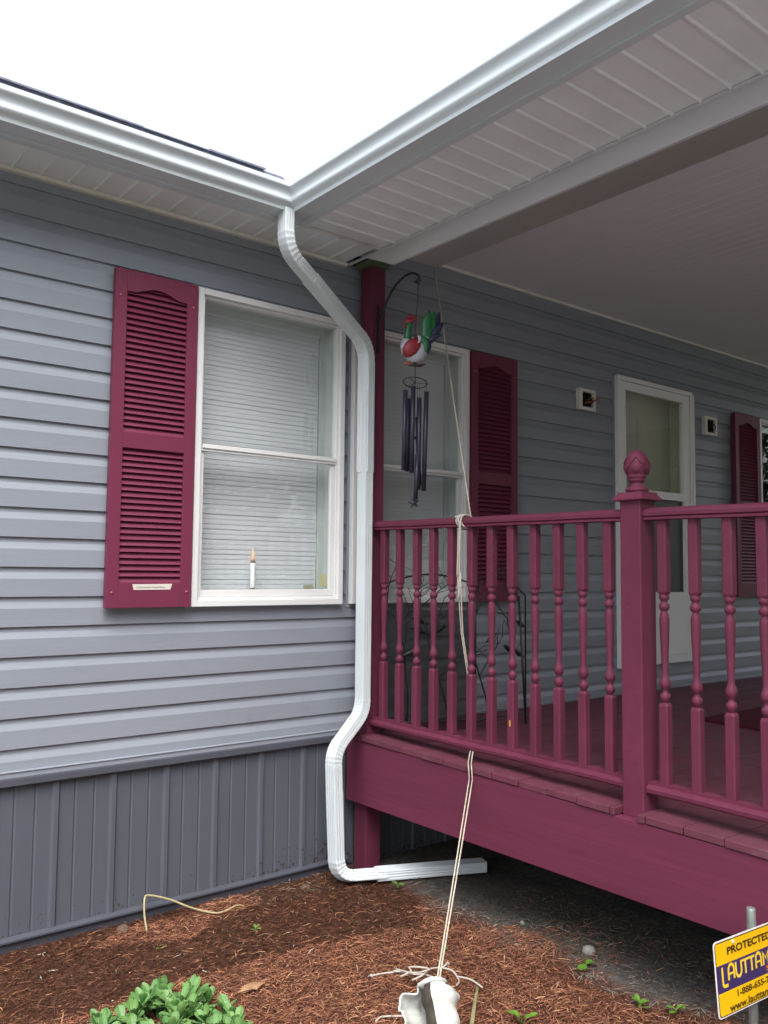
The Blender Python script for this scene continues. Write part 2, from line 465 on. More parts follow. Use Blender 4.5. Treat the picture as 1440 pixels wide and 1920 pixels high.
# ================================================================== HOUSE
LIP0, EXPO = 0.7386, 0.1143
house = thing('house', (0, 0, 0), 'grey vinyl sided house with white windows, burgundy shutters and ribbed metal skirting', 'house')
ZS = 2.966                       # soffit height
WINS = [(-0.014, 0.786), (0.842, 1.642), (4.832, 5.632)]
WZ0, WZ1 = 1.261, 2.661
DX0, DX1, DZ0, DZ1 = 3.00, 3.88, 0.815, 2.733
OPEN = [(a+0.01, b-0.01, WZ0+0.01, WZ1-0.01) for a, b in WINS] + [(DX0+0.01, DX1-0.01, DZ0+0.01, DZ1-0.01)]

def siding_profile(z):           # depth of the dutch lap face at height z
    u = ((z-LIP0)/EXPO) % 1.0
    if u < 0.60: return 0.0
    return 0.0090*min(1.0, (u-0.60)/0.22) + (0.002*(u-0.82)/0.18 if u > 0.82 else 0)
sm = MB()
zs = set()
ztop = 3.125
zb = 0.640
j = -1
while LIP0+j*EXPO < ztop:
    z0 = LIP0+j*EXPO
    for u in (0.0, 0.60, 0.82, 0.9999):
        z = z0+u*EXPO
        if zb <= z <= ztop: zs.add(round(z, 6))
    j += 1
zs |= {zb, ztop}
for o_ in OPEN: zs |= {o_[2], o_[3]}
zs = sorted(zs)
xs = sorted({-7.0, 7.5, 0.84} | {v for o_ in OPEN for v in o_[:2]})
for a in range(len(xs)-1):
    xa, xb = xs[a], xs[a+1]
    for k in range(len(zs)-1):
        za, zc = zs[k], zs[k+1]; xm, zm = (xa+xb)/2, (za+zc)/2
        if any(q[0] < xm < q[1] and q[2] < zm < q[3] for q in OPEN): continue
        if zc-za < 2e-4:      # the lip's underside
            sm.quad((xa, siding_profile(za-1e-5), za), (xb, siding_profile(za-1e-5), za), (xb, 0, zc), (xa, 0, zc)); continue
        ya, yb = siding_profile(za+1e-6), siding_profile(zc-1e-5)
        sm.quad((xa, ya, za), (xb, ya, za), (xb, yb, zc), (xa, yb, zc))
sm.build('siding', M['siding'], house)

# skirting: ribbed metal panels, major ribs every 0.227 m with two flat pencil ribs between
sk = MB()
prof = [(-7.0, 0.0)]
pitch = 0.2285
x = -0.545 - pitch*28
while x < 6.5:
    for dx, y in ((-0.016, 0.0), (-0.008, -0.011), (0.008, -0.011), (0.016, 0.0)): prof.append((x+dx, y))
    for q in (1/3.0, 2/3.0):
        xc = x+pitch*q
        for dx, y in ((-0.006, 0.0), (-0.0015, 0.0034), (0.0015, 0.0034), (0.006, 0.0)): prof.append((xc+dx, y))
    x += pitch
def skirt_z(): return 0.612
for k in range(len(prof)-1):
    (x0, y0), (x1, y1) = prof[k], prof[k+1]
    sk.quad((x0, y0+0.004, 0.0), (x1, y1+0.004, 0.0), (x1, y1+0.004, 0.62), (x0, y0+0.004, 0.62))
skirt = sk.build('skirting', M['skirt'], house)
# muddy splashes near the foot of the skirting
t = M['skirt'].node_tree; bs = t.nodes['Principled BSDF']
geo = t.nodes.new('ShaderNodeNewGeometry'); sp = t.nodes.new('ShaderNodeSeparateXYZ'); t.links.new(geo.outputs['Position'], sp.inputs[0])
nz = t.nodes.new('ShaderNodeTexNoise'); nz.inputs['Scale'].default_value = 70; nz.inputs['Detail'].default_value = 3; t.links.new(geo.outputs['Position'], nz.inputs['Vector'])
mrz = t.nodes.new('ShaderNodeMapRange'); mrz.inputs['From Min'].default_value = 0.02; mrz.inputs['From Max'].default_value = 0.26; mrz.inputs['To Min'].default_value = 0.16; mrz.inputs['To Max'].default_value = -0.1
t.links.new(sp.outputs['Z'], mrz.inputs['Value'])
nlo = t.nodes.new('ShaderNodeTexNoise'); nlo.inputs['Scale'].default_value = 2.2; t.links.new(geo.outputs['Position'], nlo.inputs['Vector'])
ad0 = t.nodes.new('ShaderNodeMath'); ad0.operation = 'MULTIPLY_ADD'; ad0.inputs[1].default_value = 0.35; t.links.new(nlo.outputs['Fac'], ad0.inputs[0]); t.links.new(mrz.outputs[0], ad0.inputs[2])
ad = t.nodes.new('ShaderNodeMath'); ad.operation = 'ADD'; t.links.new(nz.outputs['Fac'], ad.inputs[0]); t.links.new(ad0.outputs[0], ad.inputs[1])
th = t.nodes.new('ShaderNodeMapRange'); th.inputs['From Min'].default_value = 0.87; th.inputs['From Max'].default_value = 0.96; t.links.new(ad.outputs[0], th.inputs['Value'])
mx = t.nodes.new('ShaderNodeMix'); mx.data_type = 'RGBA'; mx.inputs['B'].default_value = (0.05, 0.025, 0.018, 1)
old = bs.inputs['Base Color'].links[0].from_socket
t.links.new(th.outputs[0], mx.inputs['Factor']); t.links.new(old, mx.inputs['A']); t.links.new(mx.outputs['Result'], bs.inputs['Base Color'])

b = MB(); b.box(-7, 7.5, -0.016, 0.003, 0.634, 0.659); b.box(-7, 7.5, -0.020, -0.0162, 0.655, 0.659)
b.build('siding_starter_trim', M['siding'], house, 0.002)
b = MB(); b.box(-7, 7.5, -0.024, 0.003, 0.606, 0.6335)
b.build('skirting_cap', M['skirt_trim'], house, 0.002)
b = MB()
for (y0, z0, y1, z1) in ((-0.006, 0.052, -0.028, 0.046), (-0.028, 0.046, -0.028, 0.039), (-0.028, 0.039, -0.012, 0.034), (-0.012, 0.034, -0.010, -0.03)):
    b.quad((-7, y0, z0), (0.85, y0, z0), (0.85, y1, z1), (-7, y1, z1))
b.quad((-7, -0.006, 0.052), (0.85, -0.006, 0.052), (0.85, 0.003, 0.052), (-7, 0.003, 0.052))
b.build('skirting_track', M['skirt_trim'], house)

# J-channels round the openings hide the cut ends of the siding
for xa, xb, za, zb2_ in [(a_, b_, WZ0, WZ1) for a_, b_ in WINS] + [(DX0, DX1, DZ0, DZ1)]:
    j_ = 0.016; b = MB()
    b.box(xa-j_, xa-0.0005, -0.005, 0.018, za-j_, zb2_+j_); b.box(xb+0.0005, xb+j_, -0.005, 0.018, za-j_, zb2_+j_)
    b.box(xa-0.0005, xb+0.0005, -0.005, 0.018, zb2_+0.0005, zb2_+j_); b.box(xa-0.0005, xb+0.0005, -0.005, 0.018, za-j_, za-0.0005)
    b.build('siding_channel', M['siding'], house)
# ---- windows
def make_window():
    x0, x1 = WINS[0]; f = 0.026
    b = MB()
    b.box(x0, x0+f, -0.032, 0.03, WZ0, WZ1); b.box(x1-f, x1, -0.032, 0.03, WZ0, WZ1)
    b.box(x0+f, x1-f, -0.032, 0.03, WZ1-f, WZ1); b.box(x0+f, x1-f, -0.032, 0.03, WZ0, WZ0+f)
    b.box(x0-0.004, x1+0.004, -0.012, -0.002, WZ0-0.006, WZ1+0.006)   # nailing flange behind
    b.v = b.v[:32] if False else b.v
    return x0, x1, f
def win_frame(x0, x1):
    f = 0.028; b = MB()
    b.box(x0, x0+f, -0.034, 0.02, WZ0, WZ1); b.box(x1-f, x1, -0.034, 0.02, WZ0, WZ1)
    b.box(x0+f, x1-f, -0.034, 0.02, WZ1-f, WZ1); b.box(x0+f, x1-f, -0.034, 0.02, WZ0, WZ0+f)
    # inner stepped return
    g = f+0.012
    b.box(x0+f, x0+g, -0.018, 0.02, WZ0+f, WZ1-f); b.box(x1-g, x1-f, -0.018, 0.02, WZ0+f, WZ1-f)
    b.box(x0+g, x1-g, -0.018, 0.02, WZ1-g, WZ1-f); b.box(x0+g, x1-g, -0.018, 0.02, WZ0+f, WZ0+g)
    return b
x0, x1 = WINS[0]
win = win_frame(x0, x1).build('window', M['white'], house, 0.002, loc=(x0, 0, WZ0))
MRZ0, MRZ1 = 1.940, 1.972
b = MB()          # upper sash meeting rail and lower sash
b.box(x0+0.0405, x1-0.0405, -0.026, 0.012, MRZ0+0.012, MRZ1)
b.box(x0+0.0405, x1-0.0405, -0.020, 0.012, MRZ0, MRZ0+0.0115)
b.build('meeting_rail', M['white'], win, 0.002)
b = MB()
s0, s1 = x0+0.0405, x1-0.0405
b.box(s0, s0+0.014, -0.010, 0.012, WZ0+0.041, MRZ0-0.001); b.box(s1-0.022, s1, -0.010, 0.012, WZ0+0.041, MRZ0-0.001)
b.box(s0+0.014, s1-0.022, -0.010, 0.012, WZ0+0.041, WZ0+0.072)
b.build('sash', M['white'], win, 0.002)
b = MB()
b.quad((s0, 0.004, MRZ1), (s1, 0.004, MRZ1), (s1, 0.004, WZ1-0.041), (s0, 0.004, WZ1-0.041))
b.quad((s0+0.014, 0.002, WZ0+0.072), (s1-0.022, 0.002, WZ0+0.072), (s1-0.022, 0.002, MRZ0), (s0+0.014, 0.002, MRZ0))
b.build('pane', M['glass'], win)
b = MB()          # reveal lining behind the glass and the dark room
yi = 0.125
b.box(x0+0.012, x0+0.030, 0.0202, yi, WZ0+0.012, WZ1-0.012); b.box(x1-0.030, x1-0.012, 0.0202, yi, WZ0+0.012, WZ1-0.012)
b.box(x0+0.030, x1-0.030, 0.0202, yi, WZ1-0.030, WZ1-0.012); b.box(x0+0.030, x1-0.030, 0.0202, yi, WZ0+0.012, WZ0+0.036)
b.box(x1-0.064, x1-0.0301, 0.095, yi, WZ0+0.036, WZ1-0.030)            # inner stop on the right jamb
b.box(x0+0.030, x1-0.064, 0.095, yi, WZ1-0.062, WZ1-0.0301)            # and along the head
b.build('lining', M['lining'], win)
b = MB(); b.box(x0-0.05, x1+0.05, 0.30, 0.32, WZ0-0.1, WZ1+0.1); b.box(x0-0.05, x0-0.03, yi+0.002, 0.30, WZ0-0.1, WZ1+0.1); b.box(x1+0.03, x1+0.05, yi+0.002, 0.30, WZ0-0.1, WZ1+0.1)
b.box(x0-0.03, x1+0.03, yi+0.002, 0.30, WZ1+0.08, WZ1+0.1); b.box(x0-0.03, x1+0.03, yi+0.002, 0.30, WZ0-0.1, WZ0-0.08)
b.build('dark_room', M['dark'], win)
b = MB()          # closed mini blind
z = WZ1-0.070; bx0, bx1 = x0+0.034, x1-0.068
b.box(bx0, bx1, 0.098, 0.122, WZ1-0.075, WZ1-0.0625)
while z > WZ0+0.045:
    t0 = random.uniform(-0.0007, 0.0007)
    rows_ = [(0.1080+t0, z), (0.1062+t0, z-0.006), (0.1055+t0, z-0.012), (0.1050+t0, z-0.018), (0.1046+t0, z-0.0262)]
    for (ya, za), (yb, zb2_) in zip(rows_[:-1], rows_[1:]):
        b.quad((bx0, yb, zb2_), (bx1, yb, zb2_), (bx1, ya, za), (bx0, ya, za), True)
    z -= 0.0228
b.build('blind', M['blind'], win)
win2 = copy_tree(win, house, (WINS[1][0]-x0, 0, 0))
win3 = copy_tree(win, house, (WINS[2][0]-x0, 0, 0), skip=('blind',))
win3['label'] = 'window without a blind at the right end of the porch wall'
# stickers on the first window's glass
b = MB(); b.box(0.690, 0.732, 0.030, 0.0315, 1.345, 1.405)
st = b.build('glass_sticker', M['sticker'], win); 
b = MB(); b.box(0.640, 0.700, 0.090, 0.0915, 1.318, 1.352)
b.build('blind_tag', M['tag'], win)

# ---- shutters
def make_shutter(X0, X1, name='shutter'):
    Z0, Z1 = 1.262, 2.660; y0, y1 = -0.046, -0.016; stl = 0.050
    xa, xb = X0+stl, X1-stl
    b = MB()
    p1b, p1t = Z1-0.677, Z1-0.085     # upper panel
    p2b, p2t = Z0+0.102, Z1-0.744
    b.box(X0, xa, y0, y1, Z0, Z1); b.box(xb, X1, y0, y1, Z0, Z1)
    b.box(xa, xb, y0, y1, Z0, p2b); b.box(xa, xb, y0, y1, p2t, p1b)
    # arched top rail
    n = 14; pts = []
    for k in range(n+1):
        u = k/n; s = max(0.0, math.sin(math.pi*min(1, max(0, (u-0.12)/0.76))))**1.3
        pts.append((xa+(xb-xa)*u, p1t-0.006+0.028*s))
    for k in range(n):
        (xa_, za_), (xb_, zb_) = pts[k], pts[k+1]
        b.quad((xa_, y0, za_), (xb_, y0, zb_), (xb_, y0, Z1), (xa_, y0, Z1))
        b.quad((xa_, y1, za_), (xb_, y1, zb_), (xb_, y0, zb_), (xa_, y0, za_))
    b.quad((xa, y0, Z1), (xb, y0, Z1), (xb, y1, Z1), (xa, y1, Z1))
    s = b.build(name, M['shutter'], house, 0.0015, loc=(X0, 0, Z0))
    lv = MB()
    for zb_, zt_ in ((p1b, p1t+0.03), (p2b, p2t)):
        z = zb_ + 0.001; pit = (p2t-p2b)/22
        while z + pit*0.4 < zt_:
            zt2 = min(z+pit*0.98, zt_)
            lv.hexa([(xa, y0+0.005, z), (xb, y0+0.005, z), (xb, y0+0.011, z), (xa, y0+0.011, z),
                     (xa, y0+0.021, zt2), (xb, y0+0.021, zt2), (xb, y0+0.025, zt2), (xa, y0+0.025, zt2)])
            z += pit
        lv.quad((xa, y1-0.002, zb_), (xb, y1-0.002, zb_), (xb, y1-0.002, zt_), (xa, y1-0.002, zt_))
    lv.build('louvre_panel', M['shutter'], s)
    for bx, bz in ((X0+0.022, Z0+0.062), (X1-0.022, Z0+0.064), (X0+0.022, Z1-0.115), (X1-0.022, Z1-0.105)):
        k = MB(); k.ball((bx, y0-0.001, bz), 0.006, 0.004, 0.006, 10, 6); k.build('screw', M['bolt'], s)
    return s
sh1 = make_shutter(-0.392, -0.022)
sh1['label'] = 'burgundy shutter with a strip of written tape across its bottom rail'
copy_tree(sh1, house, (1.650+0.392, 0, 0))
sh3c = copy_tree(sh1, house, (4.440+0.392, 0, 0))
for c in house.children:
    if c.name.startswith('shutter.'): del c['label']
b = MB(); tz0, tz1 = 1.335, 1.358
b.hexa([(-0.278, -0.0475, tz0), (-0.118, -0.0475, tz0+0.001), (-0.118, -0.046, tz0+0.001), (-0.278, -0.046, tz0),
        (-0.284, -0.0475, tz1), (-0.110, -0.0475, tz1+0.002), (-0.110, -0.046, tz1+0.002), (-0.284, -0.046, tz1)])
tape = b.build('tape_strip', M['tape'], sh1)
b = MB(); pts = []
for k in range(66):
    u = k/65; x = -0.268+0.125*u
    if 0.50 < u < 0.56: continue
    amp = 0.004 if (k % 9) else 0.008
    pts.append((x+0.0015*math.sin(k*2.1), -0.0481, (tz0+tz1)/2 - 0.001 + amp*math.sin(k*1.55)*(0.6+0.4*math.sin(k*0.7))))
b.tube(pts, 0.0006, 4); b.build('handwriting', M['pen'], tape) if False else b.build('handwriting', M['pen'], sh1)

# ---- storm door
dr = MB()
c = 0.030
dr.box(DX0, DX0+c, -0.034, 0.05, DZ0, DZ1); dr.box(DX1-c, DX1, -0.034, 0.05, DZ0, DZ1); dr.box(DX0+c, DX1-c, -0.034, 0.05, DZ1-c, DZ1)
dr.box(DX1-0.006, DX1+0.012, -0.040, -0.0342, DZ0, DZ1-0.02)
door = dr.build('storm_door', M['door_white'], house, 0.002, loc=(DX0, 0, DZ0))
a0, a1 = DX0+c+0.003, DX1-c-0.003
g0, g1 = 3.092, 3.772
dr = MB()
dr.box(a0, g0, -0.026, 0.010, DZ0+0.004, DZ1-c-0.003); dr.box(g1, a1, -0.026, 0.010, DZ0+0.004, DZ1-c-0.003)
dr.box(g0, g1, -0.026, 0.010, 2.645, DZ1-c-0.003); dr.box(g0, g1, -0.026, 0.010, 1.938, 1.992); dr.box(g0, g1, -0.026, 0.010, DZ0+0.004, 1.302)
dr.box(g0+0.06, g1+0.03, -0.029, -0.0262, DZ0+0.06, 1.262)
dr.build('door_leaf', M['door_white'], door, 0.003)
dr = MB(); dr.quad((g0, -0.004, 1.992), (g1, -0.004, 1.992), (g1, -0.004, 2.645), (g0, -0.004, 2.645)); dr.build('pane', M['glass'], door)
dr = MB(); dr.box(g0, g1, -0.006, -0.004, 1.302, 1.938); dr.build('insect_screen', M['screenmesh'], door)
dr = MB(); dr.box(DX0+0.012, DX1-0.012, 0.155, 0.175, DZ0, DZ1-0.012)
for zz0, zz1 in ((1.55, 2.02), (2.10, 2.52)):
    for xx0, xx1 in ((3.12, 3.40), (3.48, 3.76)): dr.box(xx0, xx1, 0.148, 0.1549, zz0, zz1)
dr.build('inner_door', M['cream'], door, 0.003)
dr = MB(); dr.box(DX0+0.002, DX0+0.012, 0.0502, 0.155, DZ0, DZ1-0.012); dr.box(DX1-0.012, DX1-0.002, 0.0502, 0.155, DZ0, DZ1-0.012); dr.box(DX0+0.012, DX1-0.012, 0.0502, 0.155, DZ1-0.022, DZ1-0.012)
dr.box(DX0+0.012, DX1-0.012, 0.0502, 0.155, DZ0, DZ0+0.01)
dr.build('jamb', M['cream'], door)
dr = MB(); dr.tube([(g0-0.045, -0.028, 1.60), (g0-0.045, -0.060, 1.60), (g0-0.045, -0.060, 1.72), (g0-0.045, -0.028, 1.72)], 0.007, 8); dr.build('handle', M['galv'], door)

# ---- house eave: soffit, fascia, roof
FY = -0.262
def soffit_panels(b, u0, u1, v0, v1, z, along, pit):
    # planks with a shallow V groove between; 'x' = eave runs along x
    def P(u, v, zz): return (u, v, zz) if along == 'x' else (v, u, zz)
    n = int(round((u1-u0)/pit))
    for k in range(n):
        a, c2 = u0+k*pit, u0+(k+1)*pit
        flip = along != 'x'
        # each plank ends in a rounded bead and a recessed step
        if flip: segs = ((a, a+0.004, z-0.001, z-0.0085), (a+0.004, a+0.010, z-0.0085, z-0.0085), (a+0.010, a+0.016, z-0.0085, z), (a+0.016, c2, z, z-0.001))
        else: segs = ((a, a+0.004, z, z-0.008), (a+0.004, a+0.008, z-0.008, z-0.008), (a+0.008, a+0.014, z-0.008, z), (a+0.014, c2, z, z))
        for (p, q, zp, zq) in segs:
            pts = [P(p, v0, zp), P(q, v0, zq), P(q, v1, zq), P(p, v1, zp)]
            b.quad(*(pts if flip else pts[::-1]))
b = MB()
soffit_panels(b, -7.0, 0.82, FY, 0.004, ZS, 'x', 0.1067)
b.build('eave_soffit', M['soffit'], house)
b = MB(); b.box(-7.0, 0.30, FY-0.020, FY, ZS-0.012, 3.09); b.box(-7.0, 0.19, -0.324, FY-0.0205, 3.080, 3.101); b.box(-7.0, 0.34, FY-0.001, FY+0.022, ZS-0.012, ZS-0.007)
b.build('fascia', M['alu'], house, 0.001)
b = MB(); b.box(-7.0, 0.80, -0.024, 0.004, ZS-0.020, ZS-0.003); b.build('soffit_channel', M['dirty_white'], house)
SL = 0.30
def roof_z_h(y): return 3.124 + (y+0.325)*SL
b = MB()
V = 4.0
xh = 0.22
b.hexa([(-7.2, -0.325, 3.124-0.022), (xh, -0.325, 3.124-0.022), (xh+V, -0.325+V, roof_z_h(-0.325+V)-0.022), (-7.2, -0.325+V, roof_z_h(-0.325+V)-0.022),
        (-7.2, -0.325, 3.124), (xh, -0.325, 3.124), (xh+V, -0.325+V, roof_z_h(-0.325+V)), (-7.2, -0.325+V, roof_z_h(-0.325+V))])
# ragged shingle tabs along the eave
x = -7.2
while x < 0.12:
    wdt = random.uniform(0.22, 0.34); h = random.uniform(0.004, 0.009)
    x2 = min(x+wdt, 0.2)
    yy0, yy1 = -0.340+random.uniform(-0.006, 0.004), 0.1
    b.hexa([(x+0.003, yy0, roof_z_h(yy0)+0.0015), (x2, yy0, roof_z_h(yy0)+0.0015), (x2, yy1, roof_z_h(yy1)+0.0015), (x+0.003, yy1, roof_z_h(yy1)+0.0015),
            (x+0.003, yy0, roof_z_h(yy0)+0.0015+h), (x2, yy0, roof_z_h(yy0)+0.0015+h), (x2, yy1, roof_z_h(yy1)+0.0015+h), (x+0.003, yy1, roof_z_h(yy1)+0.0015+h)])
    x += wdt
b.build('shingle_roof', M['shingle'], house)
b = MB(); b.quad((-7,3.6,0),(-7,0.6,0),(-7,0.6,3.1),(-7,3.6,3.1)); b.quad((-7.0,0.335,-0.1),(7.5,0.335,-0.1),(7.5,0.335,3.2),(-7.0,0.335,3.2)); b.build('inner_wall', M['dark'], house)

# ================================================================== GUTTER (two mitred runs)
gut = thing('gutter', (0.26, -0.32, 2.96), 'white seamless gutter turning the inside corner of both eaves', 'gutter')
# profile: distance out from fascia d, height z
gp = [(0.002, 3.058), (0.002, 2.962), (0.078, 2.962), (0.080, 2.9585), (0.086, 2.9585), (0.087, 2.972)]
OG = [(0.0, 0.088), (0.10, 0.100), (0.22, 0.1105), (0.34, 0.1120), (0.46, 0.1105), (0.58, 0.1085), (0.70, 0.1085), (0.80, 0.1115), (0.89, 0.1185), (0.95, 0.1245), (1.0, 0.1285)]
for u, d in OG:
    gp.append((d, 2.974+0.070*u))
gp += [(0.130, 3.048), (0.130, 3.064), (0.126, 3.0665), (0.116, 3.0665), (0.114, 3.060)]
XF = 0.335
def gutter_mesh(which):
    b = MB(); rings = []
    if which == 'h':
        for k in range(41):
            xx = -7.0 + (7.0)*k/40
            rings.append((xx, None))
    rows = []
    for d, z in gp:
        # mitre at (XF-d, FY-0.021-d)
        rows.append((XF-d, FY-0.021-d, z))
    if which == 'h':
        A = [(-7.0, y, z) for (x, y, z) in rows]; B = rows
    else:
        A = rows; B = [(x, -6.6, z) for (x, y, z) in rows]
    i = len(b.v); b.v += A+B; n = len(A)
    for k in range(n-1):
        b.f.append((i+k, i+k+1, i+n+k+1, i+n+k)); b.smooth.append(6 <= k <= 15)
    return b
gutter_mesh('h').build('gutter_run', M['alu'], gut)
gutter_mesh('p').build('gutter_run', M['alu'], gut)
b = MB()
c0, c1 = (XF-0.131, FY-0.021-0.131), (XF-0.087, FY-0.021-0.087)
b.box(0.268, 0.282, -0.322, -0.308, 2.955, 2.9615) if False else None
pr = [(XF-d-0.0015, FY-0.021-d-0.0015, z) for d, z in gp[5:17]]
b2 = MB()
for k in range(len(pr)-1):
    (x0_, y0_, z0_), (x1_, y1_, z1_) = pr[k], pr[k+1]
    b2.quad((x0_-0.022, y0_, z0_), (x0_, y0_, z0_), (x1_, y1_, z1_), (x1_-0.022, y1_, z1_), True)
    b2.quad((x0_, y0_, z0_), (x0_, y0_-0.022, z0_), (x1_, y1_-0.022, z1_), (x1_, y1_, z1_), True)
b2.build('mitre_strip', M['alu'], gut)

# ================================================================== DOWNSPOUT
dsp = thing('downspout', (0.65, -0.20, 0.0), 'white corrugated downspout jogging from the gutter corner down past the porch post', 'downspout')
def ds_profile(wid=0.072, dep=0.050):
    pts = []
    def side(ax, ay, bx, by, nx, ny, ribs):
        n = ribs*4
        for k in range(n):
            u = k/n
            ph = (k % 4)
            off = 0.0 if ph in (0, 3) or u < 0.1 or u > 0.9 else -0.0016
            pts.append((ax+(bx-ax)*u+nx*off, ay+(by-ay)*u+ny*off))
    h, d = wid/2, dep/2; r = 0.006
    side(-h+r, -d, h-r, -d, 0, -1, 4); pts.append((h-r*0.3, -d+r*0.3))
    side(h, -d+r, h, d-r, 1, 0, 3); pts.append((h-r*0.3, d-r*0.3))
    side(h-r, d, -h+r, d, 0, 1, 4); pts.append((-h+r*0.3, d-r*0.3))
    side(-h, d-r, -h, -d+r, -1, 0, 3); pts.append((-h+r*0.3, -d+r*0.3))
    return pts
DP = ds_profile()
def sweep_ds(pts, rads, n0, name, crimp=True, sleeve=0.0):
    fp = fillet(pts, rads)
    path = [p for p, _ in fp]; fl = [q for _, q in fp]
    # resample straights a little
    fr = frames(path, n0)
    b = MB(); rings = []
    for i, (p, (nn, bb)) in enumerate(zip(path, fr)):
        s = 1.0 + sleeve
        if crimp and fl[i] and i % 2: s *= 0.955
        rings.append([p + nn*(a*s) + bb*(c_*s) for a, c_ in DP])
    b.rings(rings, True, False)
    return b.build(name, M['alu'], dsp)
nY = Vector((0, 1, 0))
OUT = Vector((0.232, -0.345, 2.970))
sweep_ds([OUT, (0.232, -0.345, 2.800), (0.55, -0.235, 2.655)], [0.13], nY, 'elbow')
sweep_ds([(0.40, -0.2869, 2.7234), (0.837, -0.1357, 2.5238), (0.837, -0.1357, 1.9)], [0.13], nY, 'elbow', True, 0.03)
sweep_ds([(0.837, -0.1357, 2.30), (0.837, -0.1357, 0.755), (0.634, -0.185, 0.600), (0.642, -0.195, 0.30)], [0.12, 0.12], nY, 'pipe', True, 0.0)
sweep_ds([(0.639, -0.191, 0.42), (0.650, -0.203, 0.046), (0.86, -0.290, 0.044)], [0.085], nY, 'foot_elbow', True, 0.035)
# extension on the ground, under the deck
def ext():
    a, c_ = Vector((0.82, -0.2734, 0.044)), Vector((1.31, -0.477, 0.040))
    t_ = (c_-a).normalized(); sd_ = Vector((-t_.y, t_.x, 0)).normalized(); u_ = Vector((0, 0, 1))
    b = MB(); rings = []
    for p in (a, c_): rings.append([p + sd_*q[0] + u_*q[1] for q in DP])
    b.rings(rings, True, False); b.build('ground_extension', M['alu'], dsp)
ext()
for p_ in ((0.8105, -0.115, 1.93), (0.8105, -0.150, 1.92), (0.8105, -0.118, 0.79), (0.8105, -0.155, 0.80), (0.618, -0.185, 0.235), (0.611, -0.180, 0.44)):
    k = MB(); k.ball(p_, 0.002, 0.0035, 0.0035, 8, 6); k.build('screw', M['alu'], dsp)

# ================================================================== PORCH
porch = thing('porch', (0.9, -1.5, 0), 'covered front porch with maroon painted deck and white soffit and ceiling', 'porch')
PY = -6.6; PX = 7.0  # unseen far stretch of porch and roof lengthened to shade the wall
def deck_z(y): return 0.648+0.020*y
b = MB()
y = -0.004; bw = 0.138; k = 0
while y > PY:
    y2 = y-bw
    xo = 0.8265 + random.uniform(-0.004, 0.0025)
    dz = random.uniform(-0.0015, 0.0015)
    z1a, z1b = deck_z(y)+dz, deck_z(y2)+dz
    xs_ = xo
    if y2 < -1.585 < y or y2 < -1.665 < y or (-1.665 < y2 < -1.585): xs_ = 0.962
    b.hexa([(xs_, y2, z1b-0.026), (PX, y2, z1b-0.026), (PX, y, z1a-0.026), (xs_, y, z1a-0.026), (xs_, y2, z1b), (PX, y2, z1b), (PX, y, z1a), (xs_, y, z1a)])
    if xs_ > 0.9:   # remaining slivers of a board notched round the newel
        for ya, yb in ((y, -1.580), (-1.672, y2)):
            if ya-yb > 0.006:
                b.hexa([(xo, yb, deck_z(yb)-0.026), (0.961, yb, deck_z(yb)-0.026), (0.961, ya, deck_z(ya)-0.026), (xo, ya, deck_z(ya)-0.026), (xo, yb, deck_z(yb)), (0.961, yb, deck_z(yb)), (0.961, ya, deck_z(ya)), (xo, ya, deck_z(ya))])
    y = y2-0.0035
b.build('deck_boards', M['deck'], porch, 0.003)
b = MB()
def rim(xa, xb, ya, yb, zl=0.325):
    b.hexa([(xa, yb, zl), (xb, yb, zl), (xb, ya, zl), (xa, ya, zl), (xa, yb, deck_z(yb)-0.0275), (xb, yb, deck_z(yb)-0.0275), (xb, ya, deck_z(ya)-0.0275), (xa, ya, deck_z(ya)-0.0275)])
rim(0.830, 0.867, -0.022, PY)
b.build('rim_board', M['maroon_rim'], porch, 0.003)
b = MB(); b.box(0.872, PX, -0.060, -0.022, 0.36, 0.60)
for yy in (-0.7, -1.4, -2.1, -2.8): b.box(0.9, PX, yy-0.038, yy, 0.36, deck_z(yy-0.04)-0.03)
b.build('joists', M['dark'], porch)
b = MB(); b.box(0.868, 0.957, -0.131, -0.042, -0.05, 2.936); b.build('support_post', M['maroon'], porch, 0.004)
# soffit between the porch eave and the beam, fascia, beam, ceiling
b = MB()
soffit_panels(b, PY+0.001, FY-0.016, XF, 0.822, ZS, 'y', 0.1053)
b.build('soffit', M['soffit'], porch)
b = MB(); b.box(0.30, 0.82, FY-0.022, FY-0.004, ZS-0.0075, ZS-0.004); b.build('soffit_joint', M['dirty_white'], porch)
b = MB(); b.box(XF-0.002, XF+0.030, PY, FY-0.03, ZS-0.014, ZS-0.004); b.box(XF-0.002, XF+0.004, PY, FY-0.03, ZS-0.004, 3.08)
b.build('fascia', M['alu'], porch, 0.001)
b = MB(); b.hexa([(0.822, PY, 2.872), (0.838, PY, 2.872), (0.838, -0.345, 2.872), (0.822, -0.345, 2.872), (0.822, PY, 3.02), (0.838, PY, 3.02), (0.838, -0.008, 3.02), (0.822, -0.008, 3.02)]); b.box(0.805, 0.8215, PY, -0.015, ZS-0.011, ZS-0.003)
b.build('beam_face', M['fascia'], porch, 0.001)
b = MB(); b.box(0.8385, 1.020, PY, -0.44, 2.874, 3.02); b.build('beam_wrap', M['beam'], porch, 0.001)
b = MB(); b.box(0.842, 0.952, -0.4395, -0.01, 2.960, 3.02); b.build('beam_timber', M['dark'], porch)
b = MB(); b.box(0.840, 0.963, -0.150, -0.030, 2.9365, 2.9595); b.build('post_cap_plate', mat('treated_shim', (0.10, 0.13, 0.07), 0.8), porch)
b = MB()
z = 3.115; pit = 0.0762; x = 1.015
